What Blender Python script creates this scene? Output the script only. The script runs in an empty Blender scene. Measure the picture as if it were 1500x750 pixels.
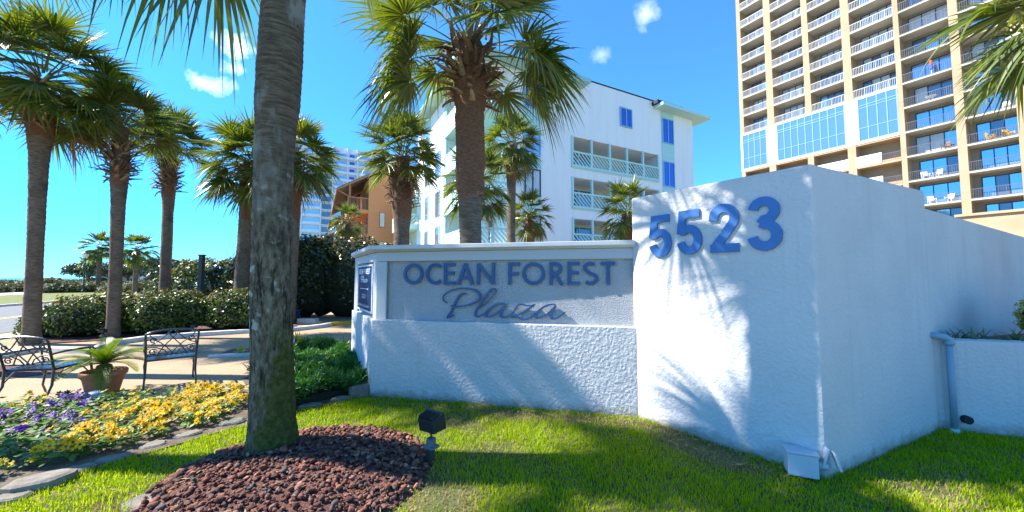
import bpy, bmesh, math, random
import numpy as np
from mathutils import Vector, Matrix, noise as mnoise

random.seed(7)
RNG = np.random.default_rng(7)
R = math.radians
SC = bpy.context.scene
COL = SC.collection

# ------------------------------------------------------------------ camera
FPX = 540.0                                  # focal length for a 1500 px wide picture
PITCH = math.atan(32 / 540)
CAMH = 1.6
cam_d = bpy.data.cameras.new('camera')
cam_d.sensor_width = 36
cam_d.lens = FPX / 1500 * 36
cam_d.clip_start = 0.05
cam_d.clip_end = 9000
cam = bpy.data.objects.new('camera', cam_d)
cam.location = (0, 0, CAMH)
cam.rotation_euler = (R(90) + PITCH, 0, 0)
COL.objects.link(cam)
SC.camera = cam

# ------------------------------------------------------------------ light
SUN_HEAD, SUN_EL = R(-2.2), R(44)            # heading in which the light travels, elevation
LDIR = Vector((math.cos(SUN_HEAD) * math.cos(SUN_EL), math.sin(SUN_HEAD) * math.cos(SUN_EL), -math.sin(SUN_EL)))
sun_d = bpy.data.lights.new('sun', 'SUN')
sun_d.energy = 5.0
sun_d.angle = R(0.55)
sun_d.color = (1.0, 0.95, 0.86)
sun = bpy.data.objects.new('sun', sun_d)
sun.rotation_euler = LDIR.to_track_quat('-Z', 'Y').to_euler()
sun.location = (-30, 0, 40)
COL.objects.link(sun)

W = bpy.data.worlds.new('World')
SC.world = W
W.use_nodes = True
nt = W.node_tree
nt.nodes.clear()
w_out = nt.nodes.new('ShaderNodeOutputWorld')
w_bg = nt.nodes.new('ShaderNodeBackground')
w_bg.inputs['Strength'].default_value = 0.15
sky = nt.nodes.new('ShaderNodeTexSky')
sky.sky_type = 'NISHITA'
sky.sun_disc = False
sky.sun_elevation = SUN_EL
sky.sun_rotation = math.atan2(-LDIR.x, -LDIR.y)
sky.air_density = 1.0
sky.dust_density = 0.3
sky.ozone_density = 2.0
hsv = nt.nodes.new('ShaderNodeHueSaturation')
hsv.inputs['Saturation'].default_value = 1.2
hsv.inputs['Value'].default_value = 1.0
# the phone picture holds the glare round the sun back: roll the brightest sky off towards cyan
sep = nt.nodes.new('ShaderNodeSeparateColor')
com = nt.nodes.new('ShaderNodeCombineColor')
nt.links.new(sky.outputs[0], sep.inputs[0])
for ch_, k_ in (('Red', 2.4), ('Green', 8.0), ('Blue', 40.0)):
    m1 = nt.nodes.new('ShaderNodeMath'); m1.operation = 'MULTIPLY_ADD'
    nt.links.new(sep.outputs[ch_], m1.inputs[0]); m1.inputs[1].default_value = 1 / k_; m1.inputs[2].default_value = 1
    m2 = nt.nodes.new('ShaderNodeMath'); m2.operation = 'DIVIDE'
    nt.links.new(sep.outputs[ch_], m2.inputs[0]); nt.links.new(m1.outputs[0], m2.inputs[1])
    nt.links.new(m2.outputs[0], com.inputs[ch_])
nt.links.new(com.outputs[0], hsv.inputs['Color'])


def cam_dir(x, y):
    u = (x - 750) / FPX
    v = (375 - y) / FPX
    c, s = math.cos(PITCH), math.sin(PITCH)
    return Vector((u, c - v * s, s + v * c)).normalized()


tc = nt.nodes.new('ShaderNodeTexCoord')


def cloud_mask(x, y, rad, stretch, scale, lo, hi, strength):
    """a small wisp of cloud standing in one direction of the sky"""
    d = cam_dir(x, y)
    side = Vector((d.y, -d.x, 0)).normalized()
    up = side.cross(d)
    def dot(vec, k):
        n = nt.nodes.new('ShaderNodeVectorMath'); n.operation = 'DOT_PRODUCT'
        nt.links.new(tc.outputs['Generated'], n.inputs[0]); n.inputs[1].default_value = vec
        m = nt.nodes.new('ShaderNodeMath'); m.operation = 'MULTIPLY'
        nt.links.new(n.outputs['Value'], m.inputs[0]); m.inputs[1].default_value = k
        return m
    a = dot(side, 1 / (rad * stretch)); b = dot(up, 1 / rad)
    comb = nt.nodes.new('ShaderNodeCombineXYZ')
    nt.links.new(a.outputs[0], comb.inputs[0]); nt.links.new(b.outputs[0], comb.inputs[1])
    ln = nt.nodes.new('ShaderNodeVectorMath'); ln.operation = 'LENGTH'
    nt.links.new(comb.outputs[0], ln.inputs[0])
    nz = nt.nodes.new('ShaderNodeTexNoise')
    nz.inputs['Scale'].default_value = scale; nz.inputs['Detail'].default_value = 6
    nz.inputs['Roughness'].default_value = 0.6
    nt.links.new(tc.outputs['Generated'], nz.inputs['Vector'])
    sub = nt.nodes.new('ShaderNodeMath'); sub.operation = 'MULTIPLY_ADD'
    nt.links.new(ln.outputs['Value'], sub.inputs[0]); sub.inputs[1].default_value = -0.42
    nt.links.new(nz.outputs['Fac'], sub.inputs[2])
    mr = nt.nodes.new('ShaderNodeMapRange')
    mr.inputs['From Min'].default_value = lo; mr.inputs['From Max'].default_value = hi
    mr.inputs['To Max'].default_value = strength
    nt.links.new(sub.outputs[0], mr.inputs['Value'])
    fr = nt.nodes.new('ShaderNodeVectorMath'); fr.operation = 'DOT_PRODUCT'
    nt.links.new(tc.outputs['Generated'], fr.inputs[0]); fr.inputs[1].default_value = d
    gt = nt.nodes.new('ShaderNodeMath'); gt.operation = 'GREATER_THAN'
    nt.links.new(fr.outputs['Value'], gt.inputs[0]); gt.inputs[1].default_value = 0.3
    mul = nt.nodes.new('ShaderNodeMath'); mul.operation = 'MULTIPLY'
    nt.links.new(mr.outputs[0], mul.inputs[0]); nt.links.new(gt.outputs[0], mul.inputs[1])
    return mul


col_sock = hsv.outputs[0]
for args in [(344, 66, .021, 1.5, 44, .02, .62, .7), (308, 122, .020, 2.0, 38, .05, .7, .55),
             (338, 100, .018, 1.2, 44, .1, .7, .5), (946, 22, .030, 0.75, 24, .02, .7, .4), (880, 82, .02, 1.4, 24, .1, .7, .25)]:
    cm = cloud_mask(*args)
    mx = nt.nodes.new('ShaderNodeMix'); mx.data_type = 'RGBA'
    nt.links.new(cm.outputs[0], mx.inputs['Factor'])
    nt.links.new(col_sock, mx.inputs['A'])
    mx.inputs['B'].default_value = (9, 9.3, 9.6, 1)
    col_sock = mx.outputs['Result']
nt.links.new(col_sock, w_bg.inputs['Color'])
nt.links.new(w_bg.outputs[0], w_out.inputs[0])

SC.view_settings.view_transform = 'Standard'
SC.view_settings.look = 'None'
SC.view_settings.gamma = 1
SC.view_settings.use_curve_mapping = False
SC.view_settings.exposure = 1.45
SC.render.engine = 'CYCLES'
SC.cycles.max_bounces = 6
SC.cycles.transparent_max_bounces = 6

# ------------------------------------------------------------------ pixel measurements -> points
_c, _s = math.cos(PITCH), math.sin(PITCH)


def ray(x, y):
    u = (x - 750) / FPX
    v = (375 - y) / FPX
    return u, _c - v * _s, _s + v * _c


def G(x, y, z=0.0):
    """ground point that was measured in the photograph"""
    a, b, d = ray(x, y)
    t = (z - CAMH) / d
    return (a * t, b * t)


# ------------------------------------------------------------------ materials
def mat(name, col, rough=0.8, metal=0.0, col2=None, vscale=6.0, vlo=0.35, vhi=0.65, bump=0.0, bscale=40.0, bdist=0.01,
        island=0.0, spec=0.5, trans=0.0, detail=4.0, stretch=None, coat=0.0, col3=None, c3scale=2.0, c3lo=.55, c3hi=.65):
    m = bpy.data.materials.new(name)
    m.use_nodes = True
    n = m.node_tree.nodes
    l = m.node_tree.links
    bs = n['Principled BSDF']
    out = n['Material Output']
    bs.inputs['Base Color'].default_value = (*col, 1)
    bs.inputs['Roughness'].default_value = rough
    bs.inputs['Metallic'].default_value = metal
    bs.inputs['Specular IOR Level'].default_value = spec
    if coat:
        bs.inputs['Coat Weight'].default_value = coat
    sock = None
    t = n.new('ShaderNodeTexCoord')
    vec = t.outputs['Object']
    if stretch:
        mp = n.new('ShaderNodeMapping')
        mp.inputs['Scale'].default_value = stretch
        l.new(vec, mp.inputs['Vector'])
        vec = mp.outputs['Vector']
    if col2:
        mx = n.new('ShaderNodeMix'); mx.data_type = 'RGBA'
        mx.inputs['A'].default_value = (*col, 1)
        mx.inputs['B'].default_value = (*col2, 1)
        nz = n.new('ShaderNodeTexNoise')
        nz.inputs['Scale'].default_value = vscale
        nz.inputs['Detail'].default_value = detail
        nz.inputs['Roughness'].default_value = 0.6
        l.new(vec, nz.inputs['Vector'])
        mr = n.new('ShaderNodeMapRange')
        mr.inputs['From Min'].default_value = vlo
        mr.inputs['From Max'].default_value = vhi
        fac = nz.outputs['Fac']
        if island:
            g = n.new('ShaderNodeNewGeometry')
            ma = n.new('ShaderNodeMix'); ma.data_type = 'FLOAT'
            ma.inputs['Factor'].default_value = island
            l.new(fac, ma.inputs['A'])
            l.new(g.outputs['Random Per Island'], ma.inputs['B'])
            fac = ma.outputs['Result']
            mr.inputs['From Min'].default_value = 0.1
            mr.inputs['From Max'].default_value = 0.9
        l.new(fac, mr.inputs['Value'])
        l.new(mr.outputs[0], mx.inputs['Factor'])
        sock = mx.outputs['Result']
        l.new(sock, bs.inputs['Base Color'])
    if col3:
        nz3 = n.new('ShaderNodeTexNoise'); nz3.inputs['Scale'].default_value = c3scale; nz3.inputs['Detail'].default_value = 5
        l.new(t.outputs['Object'], nz3.inputs['Vector'])
        mr3 = n.new('ShaderNodeMapRange')
        mr3.inputs['From Min'].default_value = c3lo; mr3.inputs['From Max'].default_value = c3hi
        l.new(nz3.outputs['Fac'], mr3.inputs['Value'])
        mx3 = n.new('ShaderNodeMix'); mx3.data_type = 'RGBA'
        l.new(mr3.outputs[0], mx3.inputs['Factor'])
        if sock:
            l.new(sock, mx3.inputs['A'])
        else:
            mx3.inputs['A'].default_value = (*col, 1)
        mx3.inputs['B'].default_value = (*col3, 1)
        sock = mx3.outputs['Result']
        l.new(sock, bs.inputs['Base Color'])
    if bump:
        nb = n.new('ShaderNodeTexNoise')
        nb.inputs['Scale'].default_value = bscale
        nb.inputs['Detail'].default_value = 5
        nb.inputs['Roughness'].default_value = 0.65
        l.new(vec, nb.inputs['Vector'])
        bp = n.new('ShaderNodeBump')
        bp.inputs['Strength'].default_value = bump
        bp.inputs['Distance'].default_value = bdist
        l.new(nb.outputs['Fac'], bp.inputs['Height'])
        l.new(bp.outputs[0], bs.inputs['Normal'])
    if trans:
        tr = n.new('ShaderNodeBsdfTranslucent')
        ms = n.new('ShaderNodeMixShader')
        ms.inputs[0].default_value = trans
        hs = n.new('ShaderNodeHueSaturation')
        hs.inputs['Value'].default_value = 1.5
        hs.inputs['Saturation'].default_value = 1.15
        hs.inputs['Hue'].default_value = 0.485
        if sock:
            l.new(sock, hs.inputs['Color'])
        else:
            hs.inputs['Color'].default_value = (*col, 1)
        l.new(hs.outputs[0], tr.inputs['Color'])
        l.new(bs.outputs[0], ms.inputs[1])
        l.new(tr.outputs[0], ms.inputs[2])
        l.new(ms.outputs[0], out.inputs['Surface'])
    return m


def stucco(name, col, scale=26.0, strength=0.55, dist=0.02, fine=0.3):
    """sprayed stucco: blotchy lumps with finer grain, faint weathering"""
    m = mat(name, col, 0.9, col2=tuple(c * 0.88 for c in col), vscale=1.3, vlo=.4, vhi=.75, spec=0.25, detail=8)
    n = m.node_tree.nodes; l = m.node_tree.links
    t = n.new('ShaderNodeTexCoord')
    a = n.new('ShaderNodeTexNoise'); a.inputs['Scale'].default_value = scale; a.inputs['Detail'].default_value = 4
    a.inputs['Distortion'].default_value = 0.15
    b = n.new('ShaderNodeTexNoise'); b.inputs['Scale'].default_value = scale * 5; b.inputs['Detail'].default_value = 2
    l.new(t.outputs['Object'], a.inputs['Vector']); l.new(t.outputs['Object'], b.inputs['Vector'])
    mr = n.new('ShaderNodeMapRange'); mr.inputs['From Min'].default_value = 0.42; mr.inputs['From Max'].default_value = 0.6
    l.new(a.outputs['Fac'], mr.inputs['Value'])
    ad = n.new('ShaderNodeMath'); ad.operation = 'MULTIPLY_ADD'; ad.inputs[1].default_value = fine
    l.new(b.outputs['Fac'], ad.inputs[0]); l.new(mr.outputs[0], ad.inputs[2])
    bp = n.new('ShaderNodeBump'); bp.inputs['Strength'].default_value = strength; bp.inputs['Distance'].default_value = dist
    l.new(ad.outputs[0], bp.inputs['Height'])
    l.new(bp.outputs[0], n['Principled BSDF'].inputs['Normal'])
    # soil splashed up at the foot and thin run marks down the face
    base = n['Principled BSDF'].inputs['Base Color'].links[0].from_socket
    sx = n.new('ShaderNodeSeparateXYZ'); l.new(t.outputs['Object'], sx.inputs[0])
    nz = n.new('ShaderNodeTexNoise'); nz.inputs['Scale'].default_value = 9; nz.inputs['Detail'].default_value = 6
    l.new(t.outputs['Object'], nz.inputs['Vector'])
    ma = n.new('ShaderNodeMath'); ma.operation = 'MULTIPLY_ADD'; ma.inputs[1].default_value = -.22
    l.new(nz.outputs['Fac'], ma.inputs[0]); l.new(sx.outputs['Z'], ma.inputs[2])
    rr = n.new('ShaderNodeMapRange'); rr.inputs['From Min'].default_value = .02; rr.inputs['From Max'].default_value = -.08; rr.inputs['To Max'].default_value = .65
    l.new(ma.outputs[0], rr.inputs['Value'])
    mx = n.new('ShaderNodeMix'); mx.data_type = 'RGBA'; l.new(rr.outputs[0], mx.inputs['Factor']); l.new(base, mx.inputs['A']); mx.inputs['B'].default_value = (.24, .19, .13, 1)
    mp = n.new('ShaderNodeMapping'); mp.inputs['Scale'].default_value = (9, 9, .35); l.new(t.outputs['Object'], mp.inputs['Vector'])
    n2 = n.new('ShaderNodeTexNoise'); n2.inputs['Scale'].default_value = 1.6; n2.inputs['Detail'].default_value = 4; l.new(mp.outputs[0], n2.inputs['Vector'])
    r2 = n.new('ShaderNodeMapRange'); r2.inputs['From Min'].default_value = .56; r2.inputs['From Max'].default_value = .78; r2.inputs['To Max'].default_value = .22
    l.new(n2.outputs['Fac'], r2.inputs['Value'])
    m2 = n.new('ShaderNodeMix'); m2.data_type = 'RGBA'; l.new(r2.outputs[0], m2.inputs['Factor']); l.new(mx.outputs['Result'], m2.inputs['A']); m2.inputs['B'].default_value = (.33, .33, .31, 1)
    l.new(m2.outputs['Result'], n['Principled BSDF'].inputs['Base Color'])
    return m


MT = {}


def piece_mat(name, cols, rough=.9, bump=0.0, bscale=60, bdist=.01, spec=.4, noise=.25, trans=0.0):
    """every loose piece gets one colour out of a list"""
    m = mat(name, cols[0], rough, bump=bump, bscale=bscale, bdist=bdist, spec=spec)
    n = m.node_tree.nodes; l = m.node_tree.links
    g = n.new('ShaderNodeNewGeometry')
    cr = n.new('ShaderNodeValToRGB')
    while len(cr.color_ramp.elements) < len(cols):
        cr.color_ramp.elements.new(.5)
    for i, c in enumerate(cols):
        cr.color_ramp.elements[i].position = i / (len(cols) - 1)
        cr.color_ramp.elements[i].color = (*c, 1)
    l.new(g.outputs['Random Per Island'], cr.inputs[0])
    t = n.new('ShaderNodeTexCoord'); z = n.new('ShaderNodeTexNoise'); z.inputs['Scale'].default_value = bscale; z.inputs['Detail'].default_value = 3
    l.new(t.outputs['Object'], z.inputs['Vector'])
    h = n.new('ShaderNodeHueSaturation')
    mr = n.new('ShaderNodeMapRange'); mr.inputs['From Min'].default_value = .3; mr.inputs['From Max'].default_value = .7
    mr.inputs['To Min'].default_value = 1 - noise; mr.inputs['To Max'].default_value = 1 + noise
    l.new(z.outputs['Fac'], mr.inputs['Value']); l.new(mr.outputs[0], h.inputs['Value']); l.new(cr.outputs[0], h.inputs['Color'])
    bs = n['Principled BSDF']
    l.new(h.outputs[0], bs.inputs['Base Color'])
    if trans:
        tr = n.new('ShaderNodeBsdfTranslucent'); ms = n.new('ShaderNodeMixShader'); ms.inputs[0].default_value = trans
        h2 = n.new('ShaderNodeHueSaturation'); h2.inputs['Value'].default_value = 1.6; h2.inputs['Saturation'].default_value = 1.1; h2.inputs['Hue'].default_value = .488
        l.new(h.outputs[0], h2.inputs['Color']); l.new(h2.outputs[0], tr.inputs['Color'])
        l.new(bs.outputs[0], ms.inputs[1]); l.new(tr.outputs[0], ms.inputs[2]); l.new(ms.outputs[0], n['Material Output'].inputs['Surface'])
    return m


MT['stucco'] = stucco('white_stucco', (.58, .57, .57), 30, .42, .010, .5)
MT['stucco_rough'] = stucco('rough_white_stucco', (.57, .56, .56), 27, .55, .014, .5)
MT['stucco_fine'] = stucco('pebbled_stucco', (.49, .505, .53), 60, .8, .012, .8)
MT['trim'] = mat('painted_trim', (.45, .465, .48), .55, bump=.05, bscale=80, bdist=.004)
MT['cap'] = mat('painted_cap', (.55, .56, .56), .6, col2=(.44, .45, .43), vscale=3, vlo=.5, vhi=.8, bump=.12, bscale=60, bdist=.004)
MT['blue'] = mat('blue_letter_paint', (.035, .13, .36), .4, col2=(.045, .15, .40), vscale=5)
MT['letter_blue'] = mat('dark_blue_letter_paint', (.010, .068, .19), .35, col2=(.014, .08, .22), vscale=5)
MT['navy'] = mat('navy_panel', (.012, .03, .11), .3)
MT['plaque_white'] = mat('plaque_white_paint', (.75, .77, .8), .5)
MT['plaque_frame'] = mat('plaque_frame', (.55, .63, .72), .45)
MT['trunk'] = mat('palm_bark', (.115, .085, .06), .95, spec=.15, col2=(.235, .185, .135), vscale=9, bump=.9, bscale=14, bdist=.03,
                  stretch=(1, 1, 4.5), col3=(.07, .05, .035), c3scale=2.2, c3lo=.5, c3hi=.75)
MT['trunk_old'] = mat('lichen_bark', (.15, .135, .105), .95, col2=(.25, .24, .20), vscale=5, bump=1.0, bscale=11, bdist=.035,
                      stretch=(1.6, 1.6, .8), col3=(.36, .40, .38), c3scale=7, c3lo=.6, c3hi=.68)
def old_bark():
    m = mat('old_bark', (.052, .042, .026), .95, spec=.1, col2=(.21, .175, .12), vscale=11, bump=1.0, bscale=9, bdist=.03, stretch=(2.2, 2.2, .9), col3=(.34, .34, .28), c3scale=8, c3lo=.61, c3hi=.67)
    n = m.node_tree.nodes; l = m.node_tree.links
    bs = n['Principled BSDF']
    low = bs.inputs['Base Color'].links[0].from_socket
    t = n.new('ShaderNodeTexCoord')
    sx = n.new('ShaderNodeSeparateXYZ'); l.new(t.outputs['Object'], sx.inputs[0])
    def noise(scale, stretch, det=5):
        mp = n.new('ShaderNodeMapping'); mp.inputs['Scale'].default_value = stretch; l.new(t.outputs['Object'], mp.inputs['Vector'])
        z = n.new('ShaderNodeTexNoise'); z.inputs['Scale'].default_value = scale; z.inputs['Detail'].default_value = det; z.inputs['Roughness'].default_value = .65
        l.new(mp.outputs[0], z.inputs['Vector']); return z.outputs['Fac']
    def ramp(sock, a, b):
        r = n.new('ShaderNodeMapRange'); r.inputs['From Min'].default_value = a; r.inputs['From Max'].default_value = b; l.new(sock, r.inputs['Value']); return r.outputs[0]
    def math_(op, a, b):
        k = n.new('ShaderNodeMath'); k.operation = op
        for i, v in enumerate((a, b)):
            if isinstance(v, (int, float)): k.inputs[i].default_value = v
            else: l.new(v, k.inputs[i])
        return k.outputs[0]
    def mix(f, a, b):
        x = n.new('ShaderNodeMix'); x.data_type = 'RGBA'; l.new(f, x.inputs['Factor'])
        for nm, v in (('A', a), ('B', b)):
            if isinstance(v, tuple): x.inputs[nm].default_value = (*v, 1)
            else: l.new(v, x.inputs[nm])
        return x.outputs['Result']
    # upper, ringed and browner part
    rings = noise(7, (1, 1, 7))
    upper = mix(ramp(rings, .35, .65), (.06, .043, .028), (.17, .13, .09))
    patch = noise(3.5, (1, 1, .6))
    upper = mix(ramp(patch, .54, .66), upper, (.22, .21, .18))
    zz = math_('ADD', sx.outputs['Z'], math_('MULTIPLY', noise(2.5, (1, 1, 1)), 1.6))
    c = mix(ramp(zz, 2.7, 3.7), low, upper)
    # long dark cracks
    cr = noise(11, (2.4, 2.4, .35), 3)
    crk = math_('MULTIPLY', ramp(cr, .46, .38), ramp(zz, 3.4, 2.4))
    c = mix(crk, c, (.03, .025, .02))
    # moss near the foot
    mo = math_('ADD', math_('MULTIPLY', sx.outputs['Z'], -.22), noise(4.5, (1, 1, .7)))
    mo = math_('ADD', mo, math_('MULTIPLY', sx.outputs['X'], .9))
    c = mix(ramp(mo, .28, .42), c, mix(ramp(noise(22, (1, 1, 1)), .35, .65), (.035, .045, .012), (.10, .11, .03)))
    l.new(c, bs.inputs['Base Color'])
    return m


MT['trunk_old'] = old_bark()
MT['moss'] = mat('mossy_bark', (.06, .075, .02), 1, col2=(.12, .115, .06), vscale=8, bump=1, bscale=30, bdist=.02)
MT['fibre'] = mat('fibrous_bark', (.135, .062, .034), .95, col2=(.26, .13, .07), vscale=16, bump=1, bscale=40, bdist=.03,
                  stretch=(1, 1, 3))
MT['boot'] = piece_mat('dry_leaf_base', [(.10, .055, .03), (.30, .21, .12), (.15, .09, .05), (.07, .04, .025), (.24, .15, .085), (.38, .28, .17), (.12, .07, .04), (.20, .11, .06)], .85, .6, 30, .015, noise=.4)
MT['palm'] = mat('palm_leaf', (.045, .085, .014), .34, col2=(.16, .19, .03), vscale=3, island=.8, spec=.6, trans=.34)
MT['palm_dry'] = mat('dry_palm_leaf', (.22, .14, .06), .7, col2=(.36, .26, .13), vscale=4, island=.8, trans=.2)
MT['petiole'] = mat('palm_petiole', (.16, .16, .04), .45, col2=(.24, .21, .08), vscale=5, island=.6)
MT['leaf_dark'] = mat('shrub_leaf', (.016, .032, .008), .28, col2=(.05, .072, .014), vscale=3, island=.8, spec=.6, trans=.15)
MT['leaf_mid'] = mat('hedge_leaf', (.035, .07, .012), .42, col2=(.105, .145, .025), vscale=3, island=.8, spec=.4, trans=.16)
MT['leaf_new'] = mat('new_shoot_leaf', (.14, .16, .03), .45, col2=(.22, .15, .05), vscale=3, island=.8, trans=.3)
MT['leaf_olive'] = mat('dune_leaf', (.055, .075, .022), .6, col2=(.15, .15, .055), vscale=2, island=.7, trans=.2)
MT['juniper'] = mat('juniper_leaf', (.035, .12, .02), .5, col2=(.07, .20, .03), vscale=3, island=.75, trans=.25)
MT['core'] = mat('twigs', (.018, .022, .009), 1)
MT['grass'] = mat('grass_blade', (.12, .27, .001), .5, col2=(.44, .52, .002), vscale=1.6, island=.55, trans=.45, spec=.15)
MT['grass_dry'] = mat('dry_grass_blade', (.26, .19, .07), .8, col2=(.42, .32, .14), vscale=3, island=.8, trans=.3)
MT['soil'] = mat('soil', (.095, .07, .05), 1, col2=(.17, .13, .09), vscale=9, bump=.8, bscale=30, bdist=.03)
MT['lawn_soil'] = mat('lawn_thatch', (.045, .07, .012), 1, col2=(.13, .12, .04), vscale=5, bump=.7, bscale=50, bdist=.02,
                      col3=(.24, .17, .09), c3scale=1.2, c3lo=.58, c3hi=.7)
MT['mulch'] = mat('red_mulch', (.10, .04, .03), 1, col2=(.19, .085, .065), vscale=26, bump=1, bscale=50, bdist=.04)
MT['lava'] = piece_mat('lava_rock', [(.05, .022, .016), (.21, .07, .042), (.08, .034, .024), (.30, .115, .07), (.07, .035, .026), (.14, .05, .032), (.42, .20, .13), (.10, .06, .045), (.25, .085, .05), (.09, .085, .08), (.07, .03, .02)], .92, 1.0, 70, .012, noise=.35)
MT['patio'] = mat('exposed_aggregate', (.28, .19, .105), .9, col2=(.44, .305, .185), vscale=45, bump=.4, bscale=120, bdist=.006,
                  col3=(.25, .175, .105), c3scale=.8, c3lo=.5, c3hi=.75)
MT['kerb'] = mat('concrete_kerb', (.48, .47, .45), .9, col2=(.60, .59, .56), vscale=8, bump=.3, bscale=60, bdist=.005)
MT['yellow_kerb'] = mat('yellow_kerb_paint', (.62, .36, .015), .7, col2=(.52, .30, .03), vscale=6, bump=.2, bscale=60, bdist=.005)
MT['asphalt'] = mat('asphalt', (.115, .118, .122), .9, col2=(.15, .15, .152), vscale=5, bump=.4, bscale=150, bdist=.006)
MT['line'] = mat('road_line', (.60, .42, .06), .8)
MT['verge'] = mat('verge_grass', (.10, .135, .025), 1, col2=(.20, .20, .06), vscale=3, bump=.8, bscale=40, bdist=.04)
MT['walk'] = mat('pavement', (.52, .48, .43), .9, col2=(.60, .56, .5), vscale=3)
MT['sand'] = mat('sand_ground', (.20, .19, .09), 1, col2=(.35, .30, .19), vscale=.6, bump=.5, bscale=6, bdist=.1)
MT['sea'] = mat('sea_water', (.03, .16, .27), .25, col2=(.05, .2, .31), vscale=.02, bump=.5, bscale=.5, bdist=.5)
MT['stone'] = mat('edging_stone', (.16, .135, .105), .95, col2=(.25, .22, .18), vscale=8, bump=.6, bscale=40, bdist=.012)
MT['stone_green'] = mat('mossy_stone', (.10, .105, .08), .95, col2=(.17, .17, .14), vscale=8, bump=.6, bscale=40, bdist=.012)
MT['iron'] = mat('wrought_iron', (.02, .026, .034), .3, spec=.7, coat=.3)
MT['terracotta'] = mat('terracotta', (.42, .165, .07), .8, col2=(.48, .21, .10), vscale=7, bump=.15, bscale=40, bdist=.005)
MT['sago'] = mat('sago_leaf', (.05, .11, .01), .35, col2=(.15, .22, .025), vscale=3, island=.5, trans=.3)
MT['blackplastic'] = mat('black_plastic', (.022, .025, .028), .38)
MT['greyplastic'] = mat('grey_plastic', (.10, .13, .15), .5)
MT['greenpost'] = mat('green_post_paint', (.018, .035, .03), .5)
MT['boxwhite'] = mat('painted_steel_box', (.46, .50, .54), .5, col2=(.36, .37, .36), vscale=7, vlo=.55, vhi=.8)
MT['pipe'] = mat('painted_pipe', (.22, .34, .42), .5)
MT['lens'] = mat('lamp_lens', (.75, .78, .8), .2)
MT['bluepot'] = mat('glazed_blue_pot', (.015, .03, .09), .2, spec=.7)
MT['yellow_petal'] = mat('yellow_petal', (.76, .46, .002), .6, col2=(.84, .63, .003), vscale=9, island=.4, trans=.35)
MT['purple_petal'] = mat('purple_petal', (.12, .03, .30), .6, col2=(.22, .07, .42), vscale=9, island=.4, trans=.25)
MT['dark_petal'] = mat('dark_petal', (.04, .008, .045), .6)
MT['pansy_leaf'] = mat('pansy_leaf', (.05, .125, .015), .55, col2=(.13, .25, .035), vscale=6, island=.7, trans=.25)
MT['planter_grass'] = mat('planter_grass_blade', (.05, .10, .05), .5, col2=(.13, .20, .07), vscale=4, island=.7, trans=.2)
MT['spiky'] = mat('yellow_green_leaf', (.30, .33, .04), .5, col2=(.45, .42, .10), vscale=5, island=.7, trans=.3)
# buildings
MT['tan'] = mat('tan_render', (.36, .25, .15), .85, col2=(.42, .30, .19), vscale=.5, bump=.15, bscale=8, bdist=.02)
MT['tan_wall'] = mat('recess_wall', (.32, .275, .23), .9, col2=(.27, .235, .2), vscale=.7)
MT['slab'] = mat('balcony_slab', (.46, .43, .375), .85, col2=(.40, .37, .32), vscale=1)
MT['white_panel'] = mat('white_panel', (.80, .79, .78), .7)
MT['soffit'] = mat('brown_soffit', (.40, .28, .17), .9, col2=(.45, .33, .21), vscale=.6)
MT['rail'] = mat('rail_metal', (.55, .56, .57), .45)
MT['rail_dark'] = mat('dark_rail_metal', (.10, .10, .11), .45)
MT['dframe'] = mat('dark_window_frame', (.03, .032, .036), .4)
MT['dark'] = mat('dark_interior', (.02, .021, .023), .9)
def glass(name, col, rough=.04, metal=.75):
    return mat(name, col, rough, metal=metal, spec=.8, bump=.02, bscale=1.2, bdist=.02)
MT['glass_blue'] = glass('blue_glass', (.40, .52, .66))
MT['glass_deep'] = glass('deep_blue_glass', (.06, .13, .42), .05, .6)
MT['glass_cyan'] = mat('blue_tinted_curtain_glass', (.11, .23, .56), .12, metal=.3, spec=.8, bump=.02, bscale=1.2, bdist=.02)
MT['glass_grey'] = glass('grey_glass', (.16, .20, .24), .06, .5)
MT['curtain'] = mat('curtained_glass', (.42, .46, .47), .12, col2=(.52, .55, .55), vscale=5, spec=.7, stretch=(1, 1, .05))
MT['mullion'] = mat('mullion', (.22, .42, .62), .4)
MT['whitewall'] = mat('white_siding', (.80, .79, .78), .75, col2=(.74, .73, .73), vscale=.6, vlo=.4, vhi=.8, stretch=(4, 4, .4))
MT['mint'] = mat('mint_siding', (.42, .66, .63), .65, col2=(.38, .61, .60), vscale=2, stretch=(.3, .3, 6), bump=.6, bscale=3, bdist=.02)
MT['mint_trim'] = mat('mint_trim', (.44, .66, .64), .6)
MT['mint_roof'] = mat('mint_metal_roof', (.30, .52, .52), .45)
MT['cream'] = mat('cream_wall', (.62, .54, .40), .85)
MT['orange'] = mat('cedar_siding', (.56, .225, .09), .8, col2=(.62, .265, .12), vscale=3, stretch=(.3, .3, 9), bump=.6, bscale=3, bdist=.03)
MT['orange_trim'] = mat('brown_wood_trim', (.30, .14, .07), .8, col2=(.36, .18, .1), vscale=2)
MT['roofbrown'] = mat('brown_shingle', (.12, .08, .06), .9, col2=(.17, .12, .09), vscale=6)
MT['farwhite'] = mat('far_white_wall', (.74, .76, .80), .8)
MT['yellow_plastic'] = mat('yellow_plastic', (.75, .42, .02), .5)
MT['white_plastic'] = mat('white_plastic', (.78, .78, .77), .5)
MT['brown_wood'] = mat('brown_table', (.22, .12, .07), .6)
MT['red_cloth'] = mat('orange_red_cloth', (.62, .09, .02), .8)
MT['blue_cloth'] = mat('blue_cloth', (.03, .09, .42), .8)
MT['black_dark'] = mat('tarred_edge', (.02, .022, .026), .8)

# ------------------------------------------------------------------ mesh builders


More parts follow.
